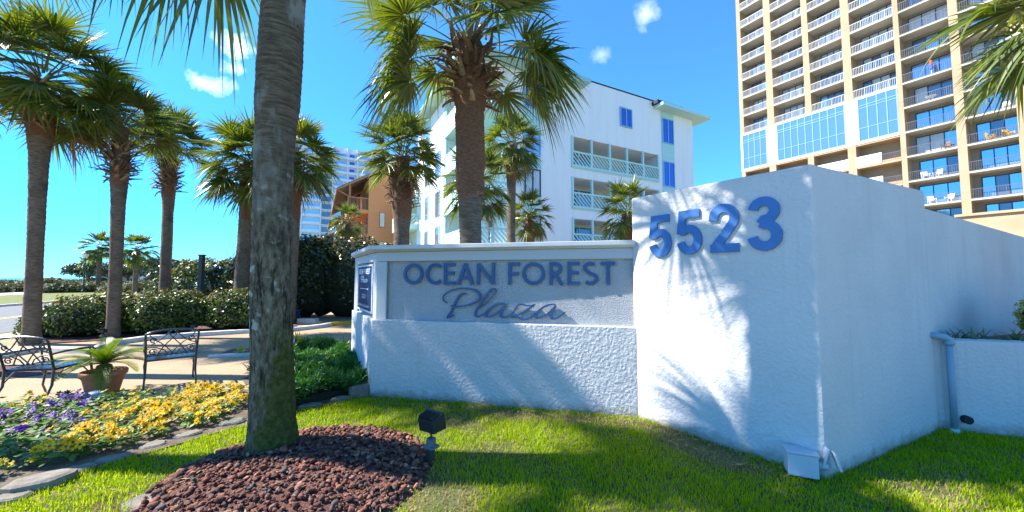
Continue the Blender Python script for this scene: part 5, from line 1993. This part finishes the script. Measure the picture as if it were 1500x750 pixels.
def dryness(x, y):
    d = 1.25 * gauss(x, y, 1.75, 3.55, .62, .26, math.atan2(TE.y, TE.x))          # at the number wall
    d += .9 * gauss(x, y, .3, 4.35, 1.3, .16, math.atan2(SE.y, SE.x))           # along the sign
    d += .8 * gauss(x, y, -.55, 4.15, .45, .25)
    d += .6 * gauss(x, y, -.35, 3.45, .5, .3)
    d += .75 * gauss(x, y, -.55, 2.75, .45, .35)
    d += .45 * gauss(x, y, 3.2, 2.9, 1.4, .3, .45)
    d += .5 * gauss(x, y, -2.75, 2.6, .3, .5, -.5)
    d += .16 * nz2(x, y, 3.1, .7) + .08 * nz2(x, y, 9, 2)
    return d


NB = 330000
gx = rng.uniform(-5.6, 9.0, NB); gy = 1.5 + (rng.uniform(0, 1, NB) ** 1.15) * 3.7
ok = in_poly(gx, gy, LAWN)
qq = ((gx - CX) / (RX * 1.0)) ** 2 + ((gy - CY) / (RY * 1.0)) ** 2
ok &= qq > 1.0 + .08 * np.sin(np.arctan2(gy - CY, gx - CX) * 9)
ok &= (np.abs(gx / np.maximum(gy, .1)) < 1.55)
dr = dryness(gx, gy)
ok &= rng.random(NB) > np.clip(dr - .35, 0, .75)
gx, gy, dr = gx[ok], gy[ok], dr[ok]
n = len(gx)
isdry = rng.random(n) < np.clip((dr - .22) * 1.5, .02, .95)
hgt = rng.uniform(.022, .048, n) * np.where(isdry, .75, 1) * (1 + .25 * nz2(gx, gy, 4.3, 1.1)).clip(.5, 1.6)
az = rng.uniform(0, 6.283, n); lean = rng.uniform(.1, .75, n) * np.where(isdry, 1.7, 1)
w = rng.uniform(.0022, .0038, n)
ld = np.stack([np.cos(az), np.sin(az), np.zeros(n)], 1); sd = np.stack([-np.sin(az), np.cos(az), np.zeros(n)], 1)
base = np.stack([gx, gy, np.full(n, .006)], 1)
st = []
for f, wf in ((0, 1), (.55, .8), (1, .12)):
    c = base + ld * (lean * hgt * f ** 1.8)[:, None]
    c[:, 2] += hgt * f * (1 - .18 * lean * f)
    st.append(np.stack([c - sd * (w * wf)[:, None], c + sd * (w * wf)[:, None]], 1))
P = np.stack(st, 1)
V1, F1 = ribbons(P[~isdry]); V2, F2 = ribbons(P[isdry])
tag(link('grass', np_mesh('grass', [(V1, F1, 0), (V2, F2, 1)], ['grass', 'grass_dry'])), kind='stuff')


# juniper-like ground cover by the end of the sign
def spray_mesh(name, rng, pts, h, m, per=26, size=.10, w=.010):
    Ps = []
    for (x, y, hh) in pts:
        k = per
        az = rng.uniform(0, 6.283, k); el = rng.uniform(.15, 1.35, k)
        d = np.stack([np.cos(az) * np.cos(el), np.sin(az) * np.cos(el), np.sin(el)], 1)
        L = size * rng.uniform(.6, 1.4, k)[:, None]
        o = np.array([x, y, hh]) + rng.normal(0, .03, (k, 3))
        sd = unit(np.cross(d, rng.normal(size=(k, 3)))) * w * rng.uniform(.7, 1.3, k)[:, None]
        s0 = o; s1 = o + d * L * .55; s2 = o + d * L - np.array([0, 0, .15]) * L
        Ps.append(np.stack([np.stack([s0 - sd * .5, s0 + sd * .5], 1), np.stack([s1 - sd, s1 + sd], 1), np.stack([s2 - sd * .15, s2 + sd * .15], 1)], 1))
    V, F = ribbons(np.concatenate(Ps))
    return np_mesh(name, [(V, F, 0)], [m])


rng = np.random.default_rng(15)
jp = []
JC = (-3.05, 5.7)
JI = [(-2.9, 4.35), (-2.5, 4.72), (-2.05, 5.2), (-2.75, 6.4), (-3.15, 7.0), (-4.2, 7.0), (-4.15, 6.0), (-3.7, 5.5), (-3.1, 4.9)]
while len(jp) < 900:
    x, y = rng.uniform(-4.3, -1.9), rng.uniform(4.2, 7.2)
    if in_poly(x, y, JI):
        e = .20 + .10 * math.sin(x * 5 + 1) * math.sin(y * 4.3) + .05 * math.sin(x * 11 + y * 7)
        jp.append((x, y, max(.05, e) * rng.uniform(.6, 1.05)))
jr = empty('juniper', (JC[0], JC[1], 0), 'spreading green juniper filling the bed at the left end of the sign', 'shrub')
o = link('foliage', spray_mesh('foliage', rng, [(x - JC[0], y - JC[1], h) for x, y, h in jp], .3, 'juniper', 34, .12, .010), jr)
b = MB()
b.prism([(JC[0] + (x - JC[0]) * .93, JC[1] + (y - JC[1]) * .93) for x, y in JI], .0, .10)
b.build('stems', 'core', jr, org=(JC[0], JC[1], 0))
# small clump on the patio bed further back
j2 = G(463, 512)
pts = []
while len(pts) < 160:
    x, y = rng.normal(0, .25), rng.normal(0, .16)
    pts.append((x, y, max(.03, .16 - .5 * (x * x + y * y)) * rng.uniform(.5, 1.1)))
jr2 = empty('juniper', (j2[0], j2[1], 0), 'small juniper clump next to the yellow spiky plant', 'shrub')
link('foliage', spray_mesh('foliage', rng, pts, .2, 'juniper', 30, .11, .011), jr2)
sheet('mulch_bed', [(j2[0] - .9, j2[1] - .3), (j2[0] + .45, j2[1] - .3), (j2[0] + .5, j2[1] + .3), (j2[0] - .9, j2[1] + .35)], .010, 'mulch')


def spiky(loc, n, L, w, label, m, seed, spread=(.35, 1.45), z=0, cat='plant'):
    rng = np.random.default_rng(seed)
    az = rng.uniform(0, 6.283, n); el = rng.uniform(*spread, n)
    ln = L * rng.uniform(.7, 1.15, n)
    d = np.stack([np.cos(az) * np.cos(el), np.sin(az) * np.cos(el), np.sin(el)], 1)
    sd = np.stack([-np.sin(az), np.cos(az), np.zeros(n)], 1)
    st = []
    for f, wf in ((0, .6), (.35, 1), (.7, .75), (1, .08)):
        c = d * (ln * f)[:, None]
        c[:, 2] -= .35 * ln * f ** 2 * np.cos(el)
        st.append(np.stack([c - sd * w * wf, c + sd * w * wf], 1))
    V, F = ribbons(np.stack(st, 1))
    o = link('spiky_plant', np_mesh('spiky_plant', [(V, F, 0)], [m]))
    o.location = (loc[0], loc[1], z)
    return tag(o, label, cat)


spiky(G(437, 513), 46, .5, .018, 'yellow green spiky plant behind the small floodlight', 'spiky', 3)
spiky(G(352, 520), 30, .22, .016, 'small yellow green tuft left of the big trunk on the patio', 'spiky', 4)
# planter grass and yellow shrub
rng = np.random.default_rng(18)
for i in range(34):
    s = .12 + i * .085 + rng.uniform(-.05, .05)
    q = PL0 + PE * s + PN * rng.uniform(.2, .5)
    spiky((q.x, q.y), 26, .24, .008, 'trailing blue green grass tuft in the raised planter', 'planter_grass', 200 + i, (-.1, 1.0), .89, 'grass tuft')['group'] = 'grass tufts in the raised planter'
q = PL0 + PE * 1.62 + PN * .75
shrub('planter_shrub', (q.x, q.y), [(0, 0, 1.12, .42, .36, .30), (.4, .1, 1.1, .35, .3, .25)], 2600, .03, 'yellow green shrub in the raised planter', m='spiky', seed=67)

# ------------------------------------------------------------------ pansy bed
def pansy_leaves(seed):
    rng = np.random.default_rng(seed)
    n = 46
    az = rng.uniform(0, 6.283, n); el = rng.uniform(.1, 1.3, n)
    r = .115 * rng.uniform(.35, 1.1, n)
    c = np.stack([np.cos(az) * np.cos(el) * r * 1.05, np.sin(az) * np.cos(el) * r * 1.05, .02 + np.sin(el) * r * 1.0], 1)
    d = unit(c - np.array([0, 0, .0]) + rng.normal(0, .03, (n, 3)))
    nn = unit(np.array([0, 0, 1.]) + d * .5 + rng.normal(0, .35, (n, 3)))
    t1 = unit(d - nn * (d * nn).sum(1)[:, None]); t2 = np.cross(nn, t1)
    s = .03 * rng.uniform(.7, 1.35, n)[:, None]
    V = np.stack([c - t1 * s, c + t2 * s * .55 - t1 * s * .1, c + t1 * s, c - t2 * s * .55 - t1 * s * .1], 1).reshape(-1, 3)
    return np_mesh('pansy_leaves', [(V, np.arange(len(V)).reshape(-1, 4), 0)], ['pansy_leaf'])


def bloom_mesh(m, seed):
    rng = np.random.default_rng(seed)
    V, F, S = [], [], []
    R0 = .034
    for k, (a, r) in enumerate([(90, 1.0), (38, .95), (142, .95), (-30, 1.05), (-150, 1.05), (-90, 1.1)]):
        a = R(a)
        base = len(V)
        zz = .0012 * k
        V.append((0, 0, zz))
        for j in range(7):
            f = -1 + 2 * j / 6
            rr = R0 * r * (1 - .45 * abs(f) ** 2.2)
            an = a + f * .52
            V.append((rr * math.cos(an), rr * math.sin(an), zz + .008 * (1 - abs(f)) + rng.uniform(-.004, .004)))
        for j in range(6):
            F.append((base, base + 1 + j, base + 2 + j)); S.append(0)
    base = len(V)
    for j in range(6):
        an = j * math.pi / 3
        V.append((.010 * math.cos(an), .010 * math.sin(an) - .004, .010))
    F.append(tuple(range(base, base + 6))); S.append(1)
    me = bpy.data.meshes.new('bloom')
    me.from_pydata(V, [], F)
    me.materials.append(MT[m]); me.materials.append(MT['dark_petal'])
    me.polygons.foreach_set('material_index', S)
    return me


LEAFM = [pansy_leaves(300 + i) for i in range(5)]
BY = [bloom_mesh('yellow_petal', 310 + i) for i in range(3)]
BPU = [bloom_mesh('purple_petal', 320 + i) for i in range(3)]
BD = [bloom_mesh('dark_petal', 330)]
rng = np.random.default_rng(44)
INNER = [(-7.2, 2.9), (-5.2, 2.75), (-4.0, 3.02), (-3.72, 3.4), (-3.28, 4.05), (-3.35, 4.75), (-3.85, 5.2), (-4.9, 4.88), (-5.9, 4.72), (-7.2, 4.45)]
pl_pts = []
tries = 0
while len(pl_pts) < 250 and tries < 20000:
    tries += 1
    x, y = rng.uniform(-7.2, -3.2), rng.uniform(2.75, 5.3)
    if not in_poly(x, y, INNER) or abs(x / y) > 1.62:
        continue
    if all((x - a) ** 2 + (y - b2) ** 2 > .165 ** 2 for a, b2 in pl_pts):
        pl_pts.append((x, y))
P1, P2, P3 = G(55, 620), G(120, 590), G(60, 645)
for i, (x, y) in enumerate(pl_pts):
    pur = min(math.hypot(x - P1[0], y - P1[1]) / .5, math.hypot(x - P2[0], y - P2[1]) / .28, math.hypot(x - P3[0], y - P3[1]) / .25) + rng.normal(0, .12) < 1
    big = x > -4.3
    o = link('pansy_plant', LEAFM[i % 5])
    o.location = (x, y, .02)
    o.rotation_euler = (0, 0, rng.uniform(0, 6.28))
    s = rng.uniform(.85, 1.25)
    o.scale = (s, s, s * rng.uniform(.85, 1.15))
    kk = rng.integers(1, 5) if not big else rng.integers(8, 14)
    if rng.random() < .22 and not big: kk = 0
    if pur:
        kk = rng.integers(2, 6)
    if kk == 0:
        tag(o, 'green pansy plant without open flowers in the flower bed', 'flower', 'pansies in the flower bed')
    elif pur:
        tag(o, 'purple pansy plant in the flower bed', 'flower', 'pansies in the flower bed')
    else:
        tag(o, 'yellow pansy plant in the flower bed', 'flower', 'pansies in the flower bed')
    for q in range(kk):
        me = (BPU if rng.random() < .75 else BD)[0] if pur else BY[q % 3]
        c = link('bloom', me, o)
        a = rng.uniform(0, 6.28); rr = rng.uniform(.0, .105)
        c.location = (rr * math.cos(a), rr * math.sin(a), .10 + .055 * rng.random() - rr * .25)
        c.rotation_euler = (rng.normal(.75, .35), rng.normal(0, .3), rng.normal(0, .6) - o.rotation_euler.z)
        c.scale = (.92, .92, .92)


# edging stones: each an irregular slab
def stone(x, y, L, w, h, ang, label, m='stone', z=0.0):
    rng = np.random.default_rng(int(abs(x * 1000 + y * 77)))
    n = 12
    b = MB()
    lo, hi = [], []
    for k in range(n):
        a = 2 * math.pi * k / n
        e = 1 / (abs(math.cos(a)) ** 4 + abs(math.sin(a)) ** 4) ** .25
        j = rng.uniform(.88, 1.06)
        px, py = L / 2 * e * math.cos(a) * j, w / 2 * e * math.sin(a) * j
        X, Y = px * math.cos(ang) - py * math.sin(ang), px * math.sin(ang) + py * math.cos(ang)
        lo.append((x + X, y + Y, z - .03)); hi.append((x + X * .96, y + Y * .96, z + h + rng.normal(0, .003)))
    top = [(x + (p[0] - x) * .82, y + (p[1] - y) * .82, p[2] + .012) for p in hi]
    b._add(lo + hi + top, [(i, (i + 1) % n, n + (i + 1) % n, n + i) for i in range(n)] + [(n + i, n + (i + 1) % n, 2 * n + (i + 1) % n, 2 * n + i) for i in range(n)] + [tuple(range(2 * n, 3 * n))])
    return tag(b.build('edging_stone', m, None, org=(x, y, 0), smooth=False), label, 'edging stone', 'edging stones of the beds')


for px, py, L, w, h, an, lab, m in [
    (57, 714, .36, .24, .055, .55, 'rounded tan edging stone, the largest slab in front of the pansies', 'stone'),
    (112, 693, .30, .2, .04, .5, 'flat tan edging stone next right of the largest slab', 'stone'),
    (15, 733, .3, .2, .03, .4, 'tan edging stone at the bottom left corner of the picture', 'stone'),
    (165, 675, .34, .18, .03, .55, 'flat edging stone sunk in soil in front of the yellow pansies', 'stone'),
    (225, 655, .3, .18, .03, .6, 'low edging stone halfway along the pansy bed', 'stone'),
    (275, 640, .32, .18, .035, .6, 'low edging stone near the right half of the pansy bed', 'stone'),
    (340, 622, .36, .2, .045, .5, 'grey edging stone at the right end of the pansies by the big trunk', 'stone_green'),
    (218, 735, .42, .3, .02, .9, 'pale flat stone at the left foot of the red rock mound', 'stone'),
    (300, 742, .3, .2, .02, .3, 'half buried pale stone at the front of the red rock mound', 'stone'),
    (540, 742, .42, .22, .03, .5, 'greenish flat stone at the front right of the red rock mound', 'stone_green'),
    (585, 722, .26, .16, .03, .6, 'small greenish stone beside the right front of the rock mound', 'stone_green'),
    (600, 655, .34, .16, .03, -.5, 'tan stone at the right edge of the mound behind the floodlight', 'stone'),
    (531, 580, .36, .14, .13, .75, 'upright edging stone at the corner of the sign', 'stone'),
    (500, 588, .34, .14, .08, .55, 'grey edging stone in front of the juniper next to the sign', 'stone_green'),
    (455, 598, .36, .15, .07, .35, 'grey green edging stone in front of the juniper', 'stone_green'),
    (412, 602, .3, .14, .06, .3, 'low edging stone right behind the big trunk', 'stone')]:
    x, y = G(px, py)
    big = lab.startswith(('rounded', 'upright'))
    stone(x, y, L * (1 if big else .72), w * (1 if big else .8), h * (1 if big else .45), an, lab, m, 0.012)


# ------------------------------------------------------------------ wrought iron chairs, pot with sago palm
def iron_chair(loc, rot, label):
    root = empty('iron_chair', (0, 0, 0), label, 'chair', 'wrought iron chairs by the pansies')
    W_, D_, SZ = .27, .23, .42
    O = (0, 0, 0)
    b = MB()
    fr = [(-W_, -D_, SZ), (W_, -D_, SZ), (W_ + .01, D_, SZ + .01), (-W_ - .01, D_, SZ + .01)]
    for i in range(4):
        b.bar(fr[i], fr[(i + 1) % 4], .022, .03)
    n = 9
    for i in range(1, n):
        x = -W_ + 2 * W_ * i / n
        b.bar((x, -D_, SZ + .006), (x, D_, SZ + .014), .026, .006)
    for i in range(1, 8):
        y = -D_ + 2 * D_ * i / 8
        b.bar((-W_, y, SZ + .012), (W_, y, SZ + .012), .024, .005)
    b.build('seat', 'iron', root, org=O)
    # backrest in the plane leaning back
    def bp_(x, z):
        f = (z - SZ) / .43
        return Vector((x * (1 + .06 * f), -D_ - .02 - .11 * f - .02 * f * f, z))
    b = MB()
    for sx in (-1, 1):
        b.tube([bp_(sx * W_, z) for z in np.linspace(SZ, SZ + .38, 8)], .014, 8)
    arch = [bp_(W_ * math.cos(t), SZ + .375 + .065 * math.sin(t)) for t in np.linspace(0, math.pi, 17)]
    b.tube(arch, .014, 8)
    b.tube([bp_(x, SZ + .07) for x in np.linspace(-W_, W_, 9)], .011, 8)
    r = .0075
    for sx in (-1, 1):
        # crossing arcs from the middle of the foot to the top
        b.tube([bp_(sx * x, z) for x, z in [((-.02), SZ + .07), (.05, SZ + .17), (.12, SZ + .25), (.19, SZ + .31), (.23, SZ + .375)]], r, 6)
        b.tube([bp_(sx * x, z) for x, z in [(-.16, SZ + .07), (-.09, SZ + .2), (-.02, SZ + .29), (.03, SZ + .36), (.045, SZ + .435)]], r, 6)
        b.tube([bp_(sx * x, z) for x, z in [(.02, SZ + .42), (.12, SZ + .30), (.20, SZ + .24), (.26, SZ + .22)]], r, 6)
        b.tube([bp_(sx * x, z) for x, z in [(.26, SZ + .20), (.17, SZ + .19), (.08, SZ + .14), (.04, SZ + .07)]], r, 6)
        # scrolls
        for (cx, cz, r0, a0, dirn) in [(.19, SZ + .30, .045, 200, 1), (.20, SZ + .125, .045, 160, -1)]:
            b.tube([bp_(sx * (cx + (r0 * (1 - .75 * f)) * math.cos(R(a0 + dirn * 480 * f))), cz + (r0 * (1 - .75 * f)) * math.sin(R(a0 + dirn * 480 * f))) for f in np.linspace(0, 1, 20)], r, 6)
    b.build('backrest', 'iron', root, org=O)
    for sx in (-1, 1):
        b = MB()
        b.tube([bp_(sx * W_, SZ + .20), (sx * (W_ + .02), -D_ + .08, SZ + .215), (sx * (W_ + .025), .08, SZ + .21), (sx * (W_ + .025), D_ - .02, SZ + .20),
                (sx * (W_ + .025), D_ + .03, SZ + .17), (sx * (W_ + .02), D_ + .015, SZ + .145), (sx * (W_ + .02), D_ - .01, SZ + .155)], [.013, .014, .016, .016, .013, .01, .008], 8)
        b.tube([(sx * (W_ + .022), D_ - .05, SZ + .2), (sx * (W_ + .03), D_ - .03, SZ + .1), (sx * (W_ + .005), D_ - .02, SZ)], .011, 8)
        b.build('armrest', 'iron', root, org=O)
        b = MB()
        b.tube([(sx * W_, D_, SZ), (sx * (W_ + .015), D_ + .015, SZ - .15), (sx * (W_ + .005), D_ - .02, .12), (sx * (W_ + .01), D_ + .03, .01)], [.015, .015, .012, .013], 8)
        b.tube([(sx * W_, D_, SZ - .16), (sx * W_, D_ - .1, SZ - .05), (sx * W_, D_ - .2, SZ - .02)], .009, 6)
        b.build('leg', 'iron', root, org=O)
        b = MB()
        b.tube([(sx * W_, -D_ - .02, SZ), (sx * W_, -D_ - .03, SZ - .2), (sx * (W_ + .005), -D_ - .07, .14), (sx * (W_ + .01), -D_ - .14, .01)], [.015, .014, .012, .013], 8)
        b.tube([(sx * W_, -D_ - .04, SZ - .18), (sx * W_, -D_ + .08, SZ - .05), (sx * W_, -D_ + .2, SZ - .02)], .009, 6)
        b.build('leg', 'iron', root, org=O)
    root.location = (*loc, 0)
    root.rotation_euler = (0, 0, rot)
    return root


iron_chair((-6.22, 5.05), R(8), 'black scrolled iron armchair at the left edge, left of the terracotta pot')
iron_chair((-5.16, 5.66), R(44), 'black scrolled iron armchair between the terracotta pot and the big trunk')

px_, py_ = -5.66, 5.2
pot = empty('terracotta_pot', (px_, py_, 0), 'round terracotta pot holding the sago palm', 'plant pot')
b = MB()
b.lathe([(0, .0), (.155, 0), (.165, .03), (.205, .22), (.222, .25), (.235, .255), (.24, .31), (.228, .325), (.212, .32), (.20, .27), (.0, .265)], (px_, py_, 0), 32)
b.build('pot_body', 'terracotta', pot, smooth=True)
b = MB(); b.lathe([(.0, .285), (.2, .28)], (px_, py_, 0), 24); b.build('potting_soil', 'soil', pot)
rng = np.random.default_rng(3)
sg = empty('sago_palm', (px_, py_, .28), 'sago palm with arching feathery fronds in the terracotta pot', 'plant')
b = MB(); b.lathe([(.075, 0), (.09, .05), (.075, .11), (.02, .14)], (px_, py_, .28), 14); b.build('trunk', 'boot', sg)
Pl = []
for i in range(20):
    az = i * 2.39996; t = i / 19
    el = R(72 - 62 * t + rng.normal(0, 6)); L = rng.uniform(.42, .56)
    out = np.array([math.cos(az), math.sin(az), 0]); sd = np.array([-math.sin(az), math.cos(az), 0]); up = np.array([0, 0, 1.])
    m_ = 30
    f = np.linspace(.12, 1, m_)
    ang = el - 1.0 * f
    dx = np.cumsum(np.cos(el - 1.0 * np.linspace(0, 1, m_))) / m_ * L
    dz = np.cumsum(np.sin(el - 1.0 * np.linspace(0, 1, m_))) / m_ * L
    c = out * dx[:, None] + up * (dz[:, None] + .12)
    tang = out * np.cos(ang)[:, None] + up * np.sin(ang)[:, None]
    nrm = np.cross(sd, tang); nrm = np.where(nrm[:, 2:3] < 0, -nrm, nrm)
    ll = .13 * np.sin(np.pi * (f * .9 + .08)) ** .6
    for s in (-1, 1):
        d = unit(sd * s * .8 + tang * .55 + nrm * .28)
        e = c + d * ll[:, None]
        mid = c + d * ll[:, None] * .5
        w = tang * .0075
        Pl.append(np.stack([np.stack([c - w * .7, c + w * .7], 1), np.stack([mid - w, mid + w], 1), np.stack([e - w * .2, e + w * .2], 1)], 1))
    # rachis
    for j in range(m_ - 1):
        pass
    st = np.stack([c - sd * .006, c + sd * .006], 1)[::2]
    Pl.append(np.stack([st[:-2], st[1:-1], st[2:]], 1))
V, F = ribbons(np.concatenate(Pl))
link('fronds', np_mesh('fronds', [(V, F, 0)], ['sago']), sg)

# dome light by the pot
x, y = G(138, 590)
dl = empty('dome_light', (x, y, 0), 'small green dome garden light at the foot of the terracotta pot', 'garden light')
b = MB(); b.lathe([(.0, .13), (.05, .125), (.085, .1), (.1, .06), (.1, .045)], (x, y, .02), 18); b.build('hood', 'pipe', dl, smooth=True)
b = MB(); b.lathe([(.07, 0), (.07, .07), (.0, .07)], (x, y, 0), 16); b.build('base', 'greenpost', dl)


def flood(loc, face, label, h=.33, stakes=True, lens_dir=1, scale=1.0, nm='flood_light'):
    """floodlight head on a stake; face = heading the lamp looks to"""
    x, y = loc
    root = empty(nm, (x, y, 0), label, 'floodlight')
    f = Vector((math.cos(face), math.sin(face), 0)); s = Vector((-f.y, f.x, 0)); up = Vector((0, 0, 1)); p = Vector((x, y, 0))
    k = scale
    b = MB(); b.tube([p, p + up * (h * .48)], .026 * k, 12); b.build('stake', 'greenpost', root)
    b = MB(); b.tube([p + up * h * .46, p + up * h * .72], [.033 * k, .03 * k], 14); b.box(p + up * h * .50, (.085 * k, .07 * k, .02), s); b.build('collar', 'greyplastic', root, bevel=.003)
    b = MB(); b.tube([p + up * h * .72, p + up * h * .92], .009, 8); b.build('knuckle', 'blackplastic', root)
    tl = (f + up * .22).normalized(); tu = s.cross(tl) * -1
    if tu.z < 0: tu = -tu
    c = p + up * (h + .035 * k)
    b = MB()
    # tapered housing: narrow back, wide front
    fr = [c + tl * .05 * k + s * a * .075 * k + tu * e * .055 * k for a, e in ((-1, -1), (1, -1), (1, 1), (-1, 1))]
    bk = [c - tl * .05 * k + s * a * .062 * k + tu * e * .04 * k for a, e in ((-1, -1), (1, -1), (1, 1), (-1, 1))]
    b._add(fr + bk, [(0, 1, 2, 3), (7, 6, 5, 4)] + [(i, 4 + i, 4 + (i + 1) % 4, (i + 1) % 4) for i in range(4)])
    for i in range(8):
        a = -.052 + i * .015
        b.box(c - tl * .01 * k + s * a * k + tu * .052 * k, (.004 * k, .075 * k, .02 * k), s, tl, tu)
    b.build('head', 'blackplastic', root, bevel=.002)
    b = MB(); b.box(c + tl * .053 * k, (.13 * k, .006, .09 * k), s, tl, tu); b.build('lens', 'lens', root)
    return root


flood(G(631, 681), R(58), 'black floodlight with cooling fins on a stake beside the rock mound', .31, scale=1.35)
flood(G(428, 516), R(-85), 'small floodlight with a white lens in front of the yellow spiky plant', .2, scale=1.0)
for px, py, lab in [(283, 490, 'small dark path light in front of the rounded clipped bush'), (149, 498, 'small dark path light at the foot of the shaggy palm')]:
    flood(G(px, py), R(100), lab, .2, scale=1.0)

# blue pot with fern, pale trough
x, y = -7.85, 13.35
bp0 = empty('blue_pot', (x, y, 0), 'glossy dark blue plant pot in front of the tall dark hedge', 'plant pot')
b = MB(); b.lathe([(0, 0), (.15, 0), (.2, .2), (.22, .38), (.24, .40), (.24, .44), (.2, .44), (.19, .38), (0, .37)], (x, y, .02), 22); b.build('pot_body', 'bluepot', bp0, smooth=True)
spiky((x, y), 60, .32, .022, 'bright green plant growing in the dark blue pot', 'pansy_leaf', 6, (.3, 1.4), .4)
x, y = G(451, 474)
tg = MB(); tg.box((x, y, .09), (.62, .28, .18)); 
for i in range(6):
    tg.box((x - .25 + i * .1, y - .142, .09), (.05, .006, .1))
tag(tg.build('stone_trough', 'kerb', None, org=(x, y, 0), bevel=.015), 'low pale block beside the dark blue pot', 'trough')

# dead leaf scraps and clippings on the lawn, the rocks and along the wall
rng = np.random.default_rng(91)
LV = []
for i in range(420):
    k = rng.random()
    if k < .35:
        x, y = rng.uniform(-3.0, 6), rng.uniform(2.2, 4.6)
    elif k < .65:
        t = rng.random(); q = S0 + SE * (t * 3.3) + SN * rng.uniform(.05, .35); x, y = q.x, q.y
    elif k < .8:
        t = rng.random(); q = T0 + TE * (t * 1.6) + TN * rng.uniform(.05, .4); x, y = q.x, q.y
    else:
        a = rng.uniform(0, 6.28); x, y = CX + RX * 1.02 * math.cos(a) * rng.uniform(.7, 1.1), CY + RY * 1.02 * math.sin(a) * rng.uniform(.7, 1.1)
    z = .03 + float(mound_h(x, y)) + rng.uniform(0, .02)
    a = rng.uniform(0, 6.28); L = rng.uniform(.012, .05); w = rng.uniform(.003, .010)
    d = np.array([math.cos(a), math.sin(a), rng.uniform(-.2, .3)]); sd = np.array([-math.sin(a), math.cos(a), rng.uniform(-.3, .3)])
    c = np.array([x, y, z])
    LV.append(np.stack([c - d * L, c + sd * w, c + d * L, c - sd * w]))
V = np.concatenate(LV)
tag(link('leaf_litter', np_mesh('leaf_litter', [(V, np.arange(len(V)).reshape(-1, 4), 0)], ['palm_dry'])), kind='stuff')
